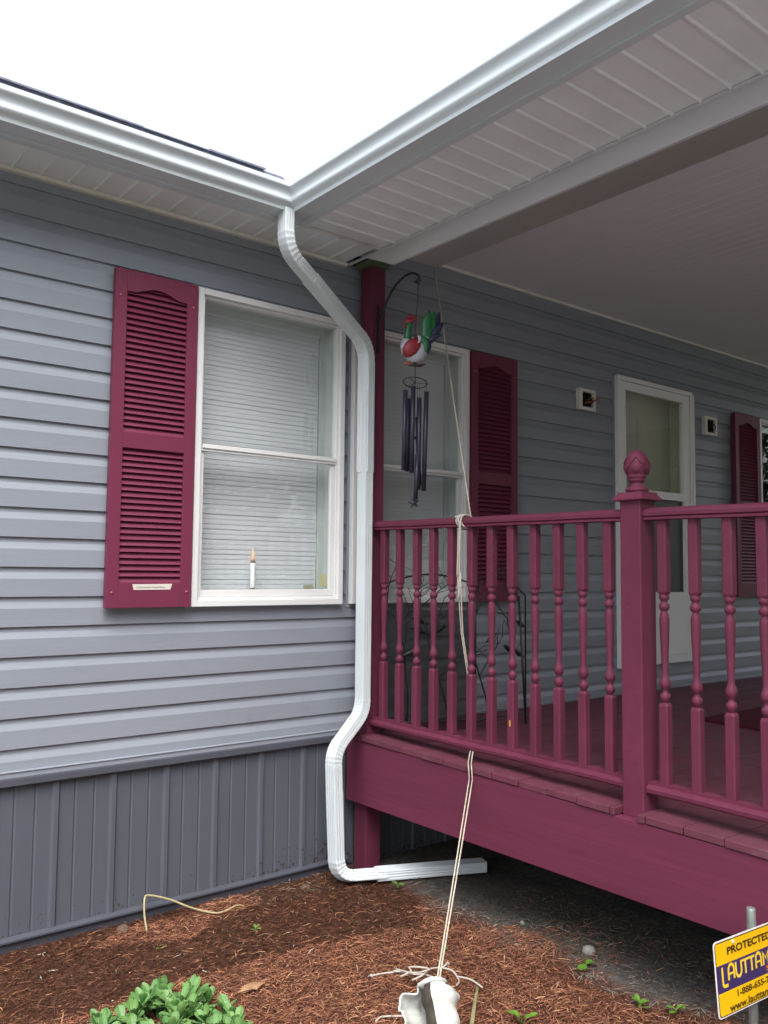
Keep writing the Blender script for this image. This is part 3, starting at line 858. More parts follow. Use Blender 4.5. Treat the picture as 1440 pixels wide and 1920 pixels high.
while x < PX:
    for (p, q, zp, zq) in ((x, x+0.004, z+0.0013, z), (x+0.004, x+pit-0.004, z, z), (x+pit-0.004, x+pit, z, z+0.0013)):
        b.quad((p, PY, zp), (p, 0.01, zp), (q, 0.01, zq), (q, PY, zq))
    x += pit
b.build('ceiling', M['ceil'], porch)
b = MB(); b.box(0.96, PX, -0.016, 0.004, 3.098, 3.1135); b.build('ceiling_trim', M['dirty_white'], porch)
def roof_z_p(x): return 3.066+(x-0.265)*SL
b = MB(); V = 4.0
XR = 0.265
b.hexa([(XR, PY, 3.046), (XR+V, PY, roof_z_p(XR+V)-0.022), (XR+V, -0.325+V, roof_z_p(XR+V)-0.022), (XR, -0.325, 3.046),
        (XR, PY, 3.066), (XR+V, PY, roof_z_p(XR+V)), (XR+V, -0.325+V, roof_z_p(XR+V)), (XR, -0.325, 3.066)])
b.hexa([(XR+V, PY, roof_z_p(XR+V)-0.022), (8, PY, roof_z_p(XR+V)-0.022), (8, 4, roof_z_p(XR+V)-0.022), (XR+V, 4, roof_z_p(XR+V)-0.022),
        (XR+V, PY, roof_z_p(XR+V)), (8, PY, roof_z_p(XR+V)), (8, 4, roof_z_p(XR+V)), (XR+V, 4, roof_z_p(XR+V))])
b.build('roof', M['shingle'], porch)

# ================================================================== RAILING
RX = 0.912
rail = thing('porch_railing', (RX, -1.6, 0.65), 'maroon porch railing of turned balusters with a finial topped newel post', 'railing')
def rail_bar(ya, yb, top):
    b = MB()
    if top:   # moulded hand rail section (x offset, z)
        sec = [(-0.030,0.0),(0.030,0.0),(0.030,0.006),(0.025,0.010),(0.032,0.014),(0.032,0.026),(0.026,0.036),(0.014,0.042),(-0.014,0.042),(-0.026,0.036),(-0.032,0.026),(-0.032,0.014),(-0.025,0.010),(-0.030,0.006)]
        z0, z1 = 1.623+0.010*ya, 1.623+0.010*yb
    else:
        sec = [(-0.026,0.0),(0.026,0.0),(0.031,0.006),(0.032,0.018),(0.026,0.028),(0.019,0.031),(0.019,0.040),(-0.019,0.040),(-0.019,0.031),(-0.026,0.028),(-0.032,0.018),(-0.031,0.006)]
        z0, z1 = 0.686+0.008*ya, 0.686+0.008*yb
    n = 12
    rings = []
    for k in range(n+1):
        u = k/n; wv = 0.0015*math.sin(k*1.9)
        rings.append([(RX+sx+wv, ya+(yb-ya)*u, z0+(z1-z0)*u+sz+wv*0.6) for sx, sz in sec])
    b.rings(rings, True, False)
    return b
for (ya, yb) in ((-0.131, -1.580), (-1.670, -3.60)):
    rail_bar(ya, yb, True).build('top_rail', M['maroon'], rail)
    rail_bar(ya, yb, False).build('bottom_rail', M['maroon'], rail)
# baluster: square ends with a turned middle
def baluster_mesh():
    b = MB(); h = 0.0172
    def sq(z0, z1, taper0=0, taper1=0):
        c_ = 0.004
        def ring(s, z):
            q = h*s
            return [(-q, -q+c_, z), (-q+c_, -q, z), (q-c_, -q, z), (q, -q+c_, z), (q, q-c_, z), (q-c_, q, z), (-q+c_, q, z), (-q, q-c_, z)]
        zz = []
        if taper0: zz += [(0.80, z0), (1.0, z0+0.010)]
        else: zz += [(1.0, z0)]
        if taper1: zz += [(1.0, z1-0.010), (0.80, z1)]
        else: zz += [(1.0, z1)]
        b.rings([ring(s, z) for s, z in zz], True, False)
    sq(0.0, 0.275, 0, 1); sq(0.640, 0.905, 1, 0)
    pf = [(0.0105,0.270),(0.0105,0.280),(0.0165,0.286),(0.0180,0.295),(0.0165,0.304),(0.0105,0.309),(0.0100,0.316),(0.0120,0.322),(0.0170,0.328),(0.0190,0.340),(0.0165,0.352),(0.0118,0.362),
          (0.0112,0.380),(0.0125,0.430),(0.0150,0.490),(0.0165,0.535),(0.0168,0.556),(0.0150,0.572),(0.0110,0.582),(0.0108,0.586),(0.0160,0.591),(0.0180,0.600),(0.0160,0.609),(0.0110,0.613),(0.0110,0.620),(0.0160,0.625),(0.0175,0.632),(0.0150,0.640),(0.0110,0.646)]
    b.lathe(pf, (0,0,0), 14)
    return b
bal0 = None
ys = [-0.2005 - 0.1185*k + (0.0 if k else 0) for k in range(12)] + [-1.728-0.1195*k for k in range(7)]
for k, yy in enumerate(ys):
    zb_ = 0.722 + 0.008*yy
    if bal0 is None:
        bal0 = baluster_mesh().build('baluster', M['maroon'], None)
        bal0.location = (RX, yy, zb_); attach(bal0, rail); oo = bal0
    else:
        oo = bal0.copy(); COL.objects.link(oo); oo.parent = rail
        oo.location = Vector((RX, yy, zb_)) - Vector(rail.location)
    oo.rotation_euler = (random.uniform(-0.004, 0.004), random.uniform(-0.004, 0.004), random.uniform(-0.05, 0.05))
bal0.parent = rail
# chips of bare wood on two balusters
for yy, zz, col in ((-1.0295, 0.815, 'lettery'),):
    b = MB(); b.box(RX-0.0183, RX-0.0172, yy-0.004, yy+0.003, zz-0.008, zz+0.016); b.build('paint_chip', mat('bare_wood', (0.62, 0.30, 0.04), 0.7), rail)
b = MB(); b.box(0.868, 0.957, -1.668, -1.582, 0.50, 1.682)
nw = b.build('newel_post', M['maroon'], rail, 0.005)
cxn, cyn = 0.9125, -1.625
b = MB()
def sqr(h, z): return [(cxn-h, cyn-h, z), (cxn+h, cyn-h, z), (cxn+h, cyn+h, z), (cxn-h, cyn+h, z)]
b.rings([sqr(0.062, 1.676), sqr(0.062, 1.684), sqr(0.056, 1.690), sqr(0.050, 1.700), sqr(0.049, 1.706)], True, False)
b.build('cap', M['maroon'], nw, 0.002)
b = MB()
b.lathe([(0.030,1.704),(0.038,1.709),(0.041,1.716),(0.036,1.723),(0.026,1.728),(0.022,1.734),(0.0215,1.742),(0.028,1.746),(0.030,1.751),(0.027,1.755),(0.033,1.759),(0.034,1.764),(0.032,1.767),
         (0.038,1.775),(0.0425,1.788),(0.043,1.800),(0.041,1.815),(0.036,1.830),(0.027,1.845),(0.015,1.855),(0.005,1.859)], (cxn, cyn, 0), 20)
# carved bands round the acorn
for ph in (0, 1):
    for k in range(6):
        pts = []
        for s in range(7):
            u = s/6; z = 1.772+0.060*u
            rr = 0.0445*math.sqrt(max(0.05, 1-((z-1.799)/0.062)**2))+0.0002
            a = (k+ (u if ph == 0 else -u)*1.0)*math.pi/3 + math.pi/6
            pts.append((cxn+rr*math.cos(a), cyn+rr*math.sin(a), z))
        b.tube(pts, 0.0017, 5)
b.build('finial', M['maroon'], nw)
b = MB(); b.lathe([(0.010, 0), (0.012, 0.002), (0.007, 0.004)], (0, 0, 0), 12)
# ================================================================== THINGS ON THE WALL AND PORCH
def light_box(x0, x1, z0, z1, label, extra):
    o = thing('wall_light_box', ((x0+x1)/2, -0.02, z0), label, 'outlet box', 'bare light boxes on the porch wall')
    b = MB(); f = 0.028
    b.box(x0, x0+f, -0.030, 0.006, z0, z1); b.box(x1-f*0.9, x1, -0.030, 0.006, z0, z1); b.box(x0+f, x1-f*0.9, -0.030, 0.006, z1-f*0.8, z1); b.box(x0+f, x1-f*0.9, -0.030, 0.006, z0, z0+f*0.8)
    b.build('mounting_block', M['dirty_white'], o, 0.004)
    b = MB(); b.box(x0+f*0.9, x1-f*0.8, -0.012, -0.008, z0+f*0.7, z1-f*0.7); b.build('box_cavity', M['dark'], o)
    xc, zc = (x0+x1)/2, (z0+z1)/2
    b = MB()
    b.tube(smooth_path([(xc-0.02, -0.010, zc-0.03), (xc-0.015, -0.05, zc+0.01), (xc+0.01, -0.055, zc-0.02), (xc+0.02, -0.012, zc-0.035)]), 0.004, 6)
    b.build('wire', M['black_metal'], o)
    if extra:
        b = MB(); b.tube(smooth_path([(xc-0.01, -0.012, zc-0.02), (xc+0.015, -0.06, zc-0.012), (xc+0.055, -0.075, zc+0.006)]), [0.006]*13, 6); b.tube(smooth_path([(xc, -0.012, zc), (xc+0.012, -0.05, zc+0.004), (xc+0.02, -0.058, zc+0.01)]), 0.004, 6)
        b.build('copper_wire', M['wire_red'], o)
light_box(2.612, 2.772, 2.455, 2.592, 'square white light box with dangling orange wires left of the door', True)
light_box(4.055, 4.215, 2.450, 2.590, 'square white light box with dark opening right of the door', False)

def candle(x, label):
    y = 0.060; z0 = WZ0+0.037
    o = thing('window_candle', (x, y, z0), label, 'candle', 'electric candles in the windows')
    b = MB(); b.lathe([(0.020, 0), (0.020, 0.004), (0.012, 0.008), (0.011, 0.040)], (x, y, z0), 14); b.build('base', M['bronze'], o)
    b = MB(); b.lathe([(0.0115, 0.040), (0.012, 0.044), (0.0115, 0.156), (0.009, 0.158)], (x, y, z0), 14); b.build('stem', M['candle'], o)
    b = MB(); b.lathe([(0.0115, 0.158), (0.0115, 0.165), (0.008, 0.167)], (x, y, z0), 14); b.build('socket', M['bronze'], o)
    b = MB(); b.lathe([(0.004, 0.167), (0.0075, 0.175), (0.0090, 0.184), (0.0070, 0.198), (0.0035, 0.212), (0.001, 0.226)], (x, y, z0), 14); b.build('flame_bulb', M['flame'], o)
candle(0.338, 'white electric candle with orange flame bulb in the unsheltered window beside the taped shutter')
candle(1.06, 'white electric candle in the porch window behind the balusters')

# door mat
b = MB(); b.hexa([(2.62, -1.30, deck_z(-1.30)+0.001), (3.55, -1.30, deck_z(-1.30)+0.001), (3.55, -0.80, deck_z(-0.80)+0.001), (2.62, -0.80, deck_z(-0.80)+0.001),
                  (2.62, -1.30, deck_z(-1.30)+0.011), (3.55, -1.30, deck_z(-1.30)+0.011), (3.55, -0.80, deck_z(-0.80)+0.011), (2.62, -0.80, deck_z(-0.80)+0.011)])
tag(b.build('doormat', M['mat_red'], None, 0.003), 'dark red doormat lying on the deck behind the balusters', 'doormat')

# ---- hanging hook and chime
hk = MB()
hy = -0.131
hk.box(0.904, 0.920, hy-0.006, hy, 2.50, 2.74)
arc = smooth_path([(RX, hy-0.004, 2.56), (RX, hy-0.030, 2.68), (RX, hy-0.09, 2.775), (RX, hy-0.175, 2.830), (RX, hy-0.255, 2.838), (RX, hy-0.305, 2.810), (RX, hy-0.298, 2.785), (RX, hy-0.275, 2.792)], 7)
hk.tube(arc, 0.0055, 8)
hook = hk.build('hanging_hook', M['black_metal'], None)
tag(hook, 'black curved iron hook fixed to the porch post', 'hook')

CX, CY = 0.912, -0.415
ch = thing('wind_chime', (CX, CY, 1.73), 'wind chime of dark metal tubes below a painted rooster, with a star weight', 'wind chime')
U = Vector((math.cos(yaw), -math.sin(yaw), 0)); V3 = Vector((math.sin(yaw), math.cos(yaw), 0)); Zv = Vector((0,0,1))
CC = Vector((CX, CY, 0))
def at(u, v, z): return CC + U*u + V3*v + Zv*z
b = MB(); b.tube([at(0.012, 0, 2.80), at(0.010, 0, 2.70), at(0.0, 0, 2.60), at(-0.004, 0, 2.50)], 0.0022, 6); b.tube([at(0, 0, 2.41), at(0, 0, 2.30)], 0.0022, 6)
# little scroll under the hook
b.tube([at(0.012+0.010*math.cos(a*0.5), 0, 2.79+0.012*math.sin(a*0.5)) for a in range(13)], 0.0022, 6)
b.build('hanging_wire', M['black_metal'], ch)
# rooster in profile: u to the right, z up (metres), its own thickness in v
def blob(name, pts, mtl, flat=0.5):
    bb = MB(); path = [at(p[0], p[3] if len(p) > 3 else 0, p[1]) for p in pts]; rr = [p[2] for p in pts]
    fr = frames(path, V3); n = 14
    bb.rings([[p + (nn*math.cos(2*math.pi*k/n)*flat + b2_*math.sin(2*math.pi*k/n))*r for k in range(n)] for p, (nn, b2_), r in zip(path, fr, rr)], True, True)
    return bb.build(name, mtl, ch)
Z0r = 2.455
blob('body', [(-0.040, Z0r-0.040, 0.012), (-0.034, Z0r-0.036, 0.028), (-0.018, Z0r-0.022, 0.044), (0.004, Z0r-0.006, 0.050), (0.026, Z0r+0.016, 0.044), (0.044, Z0r+0.044, 0.030), (0.054, Z0r+0.072, 0.018), (0.060, Z0r+0.09, 0.008)], M['rooster_white'], 0.62)
blob('breast', [(-0.046, Z0r-0.028, 0.008), (-0.046, Z0r-0.010, 0.020), (-0.045, Z0r+0.020, 0.027), (-0.040, Z0r+0.046, 0.024), (-0.034, Z0r+0.064, 0.014)], M['rooster_white'], 0.8)
blob('wing', [(-0.052, Z0r-0.030, 0.010, -0.022), (-0.040, Z0r-0.014, 0.028, -0.030), (-0.022, Z0r+0.008, 0.036, -0.032), (0.000, Z0r+0.032, 0.030, -0.029), (0.016, Z0r+0.058, 0.010, -0.024)], M['rooster_red'], 0.32)
blob('neck', [(-0.040, Z0r+0.040, 0.018), (-0.036, Z0r+0.070, 0.019), (-0.034, Z0r+0.100, 0.016), (-0.030, Z0r+0.125, 0.015), (-0.026, Z0r+0.138, 0.010)], M['rooster_green'], 0.8)
blob('head', [(-0.052, Z0r+0.138, 0.003), (-0.042, Z0r+0.140, 0.009), (-0.028, Z0r+0.143, 0.014), (-0.014, Z0r+0.146, 0.010), (-0.006, Z0r+0.148, 0.003)], M['rooster_red'], 0.7)
bb = MB()
for du, dz, r in ((-0.040, 0.156, 0.008), (-0.030, 0.163, 0.009), (-0.019, 0.166, 0.009), (-0.008, 0.163, 0.008), (0.002, 0.156, 0.007)):
    bb.ball(at(du, 0, Z0r+dz), r, r*0.6, r*1.2, 8, 6)
bb.build('comb', M['rooster_red'], ch)
bb = MB(); bb.tube([at(-0.048, 0, Z0r+0.130), at(-0.050, 0, Z0r+0.118), at(-0.048, 0, Z0r+0.106)], [0.004, 0.006, 0.003], 8); bb.build('wattle', M['rooster_red'], ch)
def feather(pts, wmax, mtl, v, name='tail_feather'):
    P = smooth_path([at(p[0], v, p[1]) for p in pts], 5); n = len(P); rr = [max(0.0015, wmax*math.sin(math.pi*(0.12+0.85*i/(n-1)))**0.8) for i in range(n)]
    bb = MB(); fr = frames(P, V3); k_ = 10
    bb.rings([[p + (nn*math.cos(2*math.pi*k/k_)*0.28 + b2_*math.sin(2*math.pi*k/k_))*r for k in range(k_)] for p, (nn, b2_), r in zip(P, fr, rr)], True, True)
    bb.build(name, mtl, ch)
feather([(0.040, Z0r+0.030), (0.052, Z0r+0.085), (0.052, Z0r+0.140), (0.066, Z0r+0.195)], 0.026, M['rooster_green'], -0.006)
feather([(0.046, Z0r+0.030), (0.066, Z0r+0.090), (0.076, Z0r+0.140), (0.090, Z0r+0.190)], 0.025, M['rooster_green'], 0.004)
feather([(0.048, Z0r+0.020), (0.078, Z0r+0.080), (0.098, Z0r+0.130), (0.112, Z0r+0.192)], 0.021, M['rooster_dark'], 0.012)
feather([(0.046, Z0r+0.020), (0.080, Z0r+0.070), (0.108, Z0r+0.110), (0.132, Z0r+0.140)], 0.018, M['rooster_dark'], 0.000)
feather([(0.044, Z0r+0.015), (0.074, Z0r+0.050), (0.100, Z0r+0.072), (0.124, Z0r+0.074)], 0.014, M['rooster_dark'], -0.010)
feather([(0.020, Z0r+0.060), (0.038, Z0r+0.050), (0.050, Z0r+0.020), (0.046, Z0r-0.012)], 0.015, M['rooster_green'], -0.030)
feather([(0.034, Z0r+0.060), (0.054, Z0r+0.045), (0.064, Z0r+0.015), (0.056, Z0r-0.020)], 0.012, M['rooster_dark'], -0.020)
feather([(0.010, Z0r+0.064), (0.018, Z0r+0.056), (0.018, Z0r+0.040), (0.010, Z0r+0.030)], 0.007, M['rooster_white'], -0.036, 'wing_tip')
bb = MB(); bb.tube([at(-0.056, -0.01, Z0r-0.062), at(-0.040, -0.01, Z0r-0.060), at(-0.022, -0.01, Z0r-0.056)], [0.003, 0.007, 0.006], 8); bb.build('foot', M['rooster_orange'], ch)
bb = MB(); bb.tube([at(-0.030, 0, Z0r-0.070), at(0.0, 0, Z0r-0.064), at(0.022, 0, Z0r-0.068), at(0.046, 0, Z0r-0.060)], [0.003, 0.009, 0.008, 0.003], 8); bb.tube([at(-0.004, 0, Z0r-0.052), at(0.002, 0, Z0r-0.070)], 0.010, 8); bb.build('perch', M['brown'], ch)
RZ = 2.305
b = MB()
b.tube([at(0.056*math.cos(2*math.pi*k/36), 0.056*math.sin(2*math.pi*k/36), RZ - 0.013*math.sin(2*math.pi*k/36) - 0.006*math.cos(2*math.pi*k/36)) for k in range(37)], 0.0026, 6)
for k in range(3):
    a = math.pi*k/3*2
    b.tube([at(0.056*math.cos(a), 0.056*math.sin(a), RZ - 0.013*math.sin(a) - 0.006*math.cos(a)), at(0, 0, RZ)], 0.0016, 5)
b.build('ring', M['black_metal'], ch)
for (u0, z0, u1, z1, v) in ((-0.046, 2.262, -0.052, 1.888, -0.03), (-0.030, 2.236, -0.034, 1.890, 0.035), (-0.010, 2.278, -0.016, 1.875, -0.045), (0.020, 2.228, 0.016, 1.800, -0.02), (0.014, 2.15, 0.024, 1.828, 0.04), (0.054, 2.262, 0.043, 1.796, 0.0)):
    b = MB(); pa, pb = at(u0, v, z0), at(u1, v, z1)
    b.tube([pa, pa*0.5+pb*0.5, pb], 0.0112, 12); b.tube([pa, at(u0*0.95, v*0.9, RZ)], 0.0009, 4)
    b.build('chime_tube', M['chime'], ch)
b = MB(); b.tube([at(0, 0, RZ), at(-0.004, -0.03, 2.06), at(-0.002, -0.03, 1.76)], 0.0012, 4); b.ball(at(-0.002, -0.03, 2.04), 0.012, 0.012, 0.008, 10, 6); b.build('clapper', M['chime'], ch)
b = MB(); b.tube([at(0.012, -0.035, 1.96), at(0.004, -0.032, 1.752)], 0.0105, 10); b.build('wind_sail', M['chime'], ch)
b = MB()
pts = []
for k in range(10):
    a = math.pi/2 + 2*math.pi*k/10 + 0.12; r = 0.030 if k % 2 == 0 else 0.0125
    pts.append((r*math.cos(a), r*math.sin(a)))
sc_ = at(-0.004, -0.03, 1.738)
front = [sc_ + U*p[0] + Zv*p[1] for p in pts]
for k in range(10):
    b.poly([front[k], front[(k+1) % 10], sc_ - V3*0.006]); b.poly([front[(k+1) % 10], front[k], sc_ + V3*0.006])
b.build('star', M['chime'], ch)

def ray(px, py):
    a = Vector(((px-720)/1618.75, (960-py)/1618.75, 1.0))
    return rt*a.x + up*a.y + fwd*a.z
# ---- rope from the porch ceiling over the rail, down to the shell
rp = thing('rope', (0.87, -0.76, 1.66), 'thin beige rope from porch ceiling, knotted on the rail, tied to the shell', 'rope')
b = MB()
A0, A1 = Vector((1.36, -0.04, 3.105)), Vector((0.951, -0.750, 1.655))
def strand(bm, p0, p1, sag, rad, n=16):
    bm.tube([p0.lerp(p1, k/n) - Vector((0, 0, sag*math.sin(math.pi*k/n))) for k in range(n+1)], rad, 7)
strand(b, A0, A1, 0.006, 0.0036)
b.build('upper_strand', M['rope'], rp)
b = MB()
def loop(y, r=0.0045):
    pts = []
    for k in range(21):
        a = 2*math.pi*k/20
        pts.append((RX+0.041*math.cos(a), y+0.010*math.sin(a), 1.637+0.031*math.sin(a)))
    b.tube(pts, r, 7)
loop(-0.742); loop(-0.755); loop(-0.770)
b.tube(smooth_path([(RX-0.040, -0.735, 1.66), (RX-0.048, -0.757, 1.648), (RX-0.046, -0.768, 1.62), (RX-0.046, -0.760, 1.55), (RX-0.045, -0.752, 1.40)]), 0.0042, 7)
b.tube(smooth_path([(RX-0.045, -0.775, 1.65), (RX-0.047, -0.772, 1.60), (RX-0.046, -0.768, 1.50), (RX-0.040, -0.758, 1.30)]), 0.0040, 7)
b.build('knot', M['rope_white'], rp)
SHELL = CAM + ray(818, 1846)*((0.150-CAM.z)/ray(818, 1846).z)
b = MB()
for dy, e in ((0.0, 0.0), (-0.018, 0.010)):
    pts = [(RX-0.045, -0.752+dy, 1.42), (RX-0.010, -0.742+dy*0.5, 1.16), (0.940, -0.755+dy*0.5, 0.92), (0.948, -0.775+dy*0.5, 0.74), (0.853, -0.836+dy, 0.640), (0.818, -0.872+dy, 0.638), (0.812, -0.882+dy, 0.612), (0.810, -0.886+dy, 0.585)]
    b.tube([p for k in range(len(pts)-1) for p in [Vector(pts[k]).lerp(Vector(pts[k+1]), t_/4) for t_ in range(4)]]+[Vector(pts[-1])], 0.0027, 6)
    strand(b, Vector(pts[-1]), SHELL + Vector((e, 0, 0)), 0.006, 0.0027)
b.build('lower_strands', M['rope'], rp)
b = MB()
def gz(x, y, e=0.012): return Vector((x, y, ground_z(x, y)+e))
b.tube(smooth_path([gz(0.235, -0.985), gz(0.29, -1.00), gz(0.33, -1.03), gz(0.355, -1.075, 0.02), gz(0.375, -1.11, 0.03), gz(0.365, -1.16, 0.04)]), 0.0032, 7)
b.tube(smooth_path([gz(0.31, -1.02, 0.02), gz(0.375, -1.075, 0.02), gz(0.43, -1.08, 0.02), gz(0.475, -1.095, 0.02), gz(0.51, -1.085, 0.02)]), 0.0032, 7)
b.tube(smooth_path([gz(0.30, -1.07, 0.02), gz(0.33, -1.09, 0.04), gz(0.36, -1.05, 0.03), gz(0.41, -1.09, 0.03), gz(0.35, -1.13, 0.04), gz(0.31, -1.12, 0.03)]), 0.0032, 7)
b.tube(smooth_path([gz(0.36, -1.13, 0.05), gz(0.42, -1.12, 0.04), gz(0.465, -1.15, 0.03), gz(0.455, -1.20, 0.02), gz(0.425, -1.22, 0.02)]), 0.0032, 7)
b.tube(smooth_path([gz(0.33, -1.01, 0.015), gz(0.325, -1.06, 0.03), gz(0.318, -1.12, 0.05)]), 0.0030, 7)
b.tube(smooth_path([gz(0.44, -1.21, 0.04), gz(0.475, -1.24, 0.03), gz(0.48, -1.29, 0.02)]), 0.0032, 7)
b.tube(smooth_path([gz(0.235, -1.28, 0.05), gz(0.20, -1.29, 0.02), gz(0.15, -1.265, 0.012), gz(0.09, -1.235, 0.012), gz(0.05, -1.25, 0.012)]), 0.0032, 7)
for px_, py_ in ((0.237, -0.986), (0.512, -1.085)):
    b.ball(gz(px_, py_, 0.014), 0.006, 0.005, 0.005, 10, 6)
    for q in range(6):
        an = random.uniform(0, 6.28); b.tube([gz(px_, py_, 0.014), gz(px_+0.013*math.cos(an), py_+0.013*math.sin(an), 0.010)], 0.0008, 4)
b.build('loose_coil', M['rope_white'], rp)

# ---- conch shell
def conch():
    L = 0.205; RB = 0.072
    ax = (-V3*0.62 + Vector((0, 0, -0.72)) + U*0.16).normalized()      # from the blunt far end towards the viewer
    e1 = (U - ax*U.dot(ax)).normalized(); e2 = e1.cross(ax)
    if e2.z < 0: e2 = -e2
    C0 = Vector((0, 0, 0))
    nt2, ns2 = 64, 70
    prof_ = [(0.0, 0.60), (0.05, 0.66), (0.13, 0.98), (0.24, 1.10), (0.38, 0.90), (0.54, 0.98), (0.72, 0.80), (0.88, 0.52), (1.0, 0.28)]
    def Rt(t):
        for (t0, r0), (t1, r1) in zip(prof_[:-1], prof_[1:]):
            if t <= t1:
                q = (t-t0)/(t1-t0); q = q*q*(3-2*q); return RB*(r0+(r1-r0)*q)
        return RB*prof_[-1][1]
    rows = []
    for i in range(nt2+1):
        t = i/nt2; r0 = Rt(t); row = []
        open_ = max(0.0, math.sin(math.pi*min(1, max(0, (t-0.06)/0.86))))**0.6
        for j in range(ns2+1):
            q = j/ns2
            if q < 0.16:                                # rolled inner lip and columella
                f_ = q/0.16; ang = 215-105*f_; rr = r0*(0.20+0.52*f_**0.8)
            else:
                f_ = (q-0.16)/0.84; ang = 110-298*f_
                rr = r0*(0.72+0.26*min(1, f_*1.4))
                kn = max(0, math.sin(f_*19.0))**3*math.exp(-((t-0.20)/0.07)**2)
                rr *= 1+0.16*kn + 0.035*mnoise.noise((t*7, f_*6, 2.0))
                lip = max(0, (f_-0.80)/0.20)
                wav = 1+0.55*mnoise.noise((t*9, 0.3, 4.0))+0.25*mnoise.noise((t*27, 0.9, 1.0))
                rr *= 1+0.62*lip**1.6*open_*wav
            z_ = (t-0.42)*L + (0.012*max(0, (q-0.85)/0.15)*math.sin(t*31))
            a_ = R(ang)
            row.append(C0 + ax*z_ + (e1*math.cos(a_)+e2*math.sin(a_))*rr)
        rows.append(row)
    b = MB()
    for i in range(nt2):
        for j in range(ns2):
            b.quad(rows[i][j], rows[i][j+1], rows[i+1][j+1], rows[i+1][j], True)
    # blunt spire end: low whorl steps closing the far end
    n_ = 26; rings_ = []
    for k, (rf, dz) in enumerate(((0.96, -0.016), (0.90, -0.021), (0.60, -0.023), (0.55, -0.028), (0.30, -0.030), (0.03, -0.034))):
        rings_.append([C0 + ax*(-0.42*L+0.018+dz) + (e1*math.cos(2*math.pi*m_/n_)+e2*math.sin(2*math.pi*m_/n_))*(RB*0.62*rf*(1+0.07*math.sin(m_*2.2))) for m_ in range(n_)])
    b.rings(rings_, True, True)
    return b
cb = conch()
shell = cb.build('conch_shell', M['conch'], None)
bm_ = bmesh.new(); bm_.from_mesh(shell.data); bmesh.ops.remove_doubles(bm_, verts=bm_.verts, dist=1e-5); bm_.to_mesh(shell.data); bm_.free()
for p_ in shell.data.polygons: p_.use_smooth = True
shell.data.materials.append(mat('shell_inside_stain_and_shade', (0.075, 0.066, 0.052), 0.7, 0.2, vary=0.5, vscale=40))  # brownish stain, darkened so the colour also stands in for aperture shade
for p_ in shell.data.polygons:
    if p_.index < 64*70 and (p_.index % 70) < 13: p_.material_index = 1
sol = shell.modifiers.new('thick', 'SOLIDIFY'); sol.thickness = 0.004
tag(shell, 'bleached white conch shell tied to the rope on the mulch', 'shell')
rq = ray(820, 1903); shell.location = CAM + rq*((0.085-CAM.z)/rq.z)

# ---- yard sign
SB = Vector((0.0, 0.0, 0.0))
SD = 2.25
P0 = CAM + ray(1337, 1769)*SD          # top left corner
P1 = CAM + ray(1349, 1914)*SD*0.985    # bottom left corner
sign_h = (P0-P1).length
ez = (P0-P1).normalized(); ex = Vector((1, 0, 0)); ex = (ex - ez*ex.dot(ez)).normalized(); ey = ex.cross(ez)   # ey points to the viewer
if ey.y > 0: ey = -ey
SW = 0.31
sg = thing('yard_sign', (P1.x+0.09, P1.y, 0), 'yellow and navy security company sign on a grey tube beside the deck', 'sign')
def sp_(u, v, d=0.0): return P1 + ex*u + ez*v + ey*d
def plate(u0, u1, v0, v1, d, r, mtl, name, th=0.0012, top=True, bot=True):
    pts = []
    for (cu, cv, a0, on) in ((u1-r, v0+r, -90, bot), (u1-r, v1-r, 0, top), (u0+r, v1-r, 90, top), (u0+r, v0+r, 180, bot)):
        if on:
            for k in range(6):
                a = R(a0+90*k/5); pts.append((cu+r*math.cos(a), cv+r*math.sin(a)))
        else:
            pts.append({-90: (u1, v0), 0: (u1, v1), 90: (u0, v1), 180: (u0, v0)}[a0])
    b = MB(); f = [sp_(u, v, d) for u, v in pts]; bk = [sp_(u, v, d-th) for u, v in pts]
    b.poly(f); b.poly(bk[::-1])
    for k in range(len(pts)): b.quad(bk[k], bk[(k+1) % len(pts)], f[(k+1) % len(pts)], f[k])
    return b.build(name, mtl, sg)
H = sign_h
plate(0, SW, 0, H, 0.0, 0.012, M['signwhite'], 'panel', 0.002)
plate(0.0035, SW-0.0035, 0.0035, H-0.0035, 0.0008, 0.010, M['ink'], 'border', 0.0007)
plate(0.006, SW-0.006, 0.006, H*0.325, 0.0016, 0.008, M['yellow'], 'lower_field', 0.0007, top=False)
plate(0.006, SW-0.006, H*0.325, H*0.685, 0.0016, 0.008, M['navy'], 'navy_band', 0.0007, top=False, bot=False)
plate(0.006, SW-0.006, H*0.685, H-0.006, 0.0016, 0.008, M['yellow'], 'upper_field', 0.0007, bot=False)
def text(body, u, v, height, width, mtl, name='lettering', shear=0.0, bold=0.0):
    cu = bpy.data.curves.new(name, 'FONT'); cu.body = body; cu.size = 1.0; cu.extrude = 0.0; cu.shear = shear; cu.offset = bold
    tmp = bpy.data.objects.new('tmp_text', cu); COL.objects.link(tmp)
    dg = bpy.context.evaluated_depsgraph_get(); me = bpy.data.meshes.new_from_object(tmp.evaluated_get(dg))
    bpy.data.objects.remove(tmp)
    vs = [vv.co.copy() for vv in me.vertices]
    xa = min(q.x for q in vs); xb = max(q.x for q in vs); za = min(q.y for q in vs); zb2 = max(q.y for q in vs)
    for vv in me.vertices:
        q = vv.co
        pnt = sp_(u+(q.x-xa)/(xb-xa)*width, v+(q.y-za)/(zb2-za)*height, 0.0024)
        vv.co = pnt - sg.location
    me.materials.clear(); me.materials.append(mtl)
    o = bpy.data.objects.new(name, me); COL.objects.link(o); o.parent = sg
    return o
text('PROTECTED', 0.058, H*0.785, H*0.105, 0.228, M['ink'], bold=0.035)
text('1-888-655-7', 0.092, H*0.20, H*0.092, 0.165, M['ink'], bold=0.025)
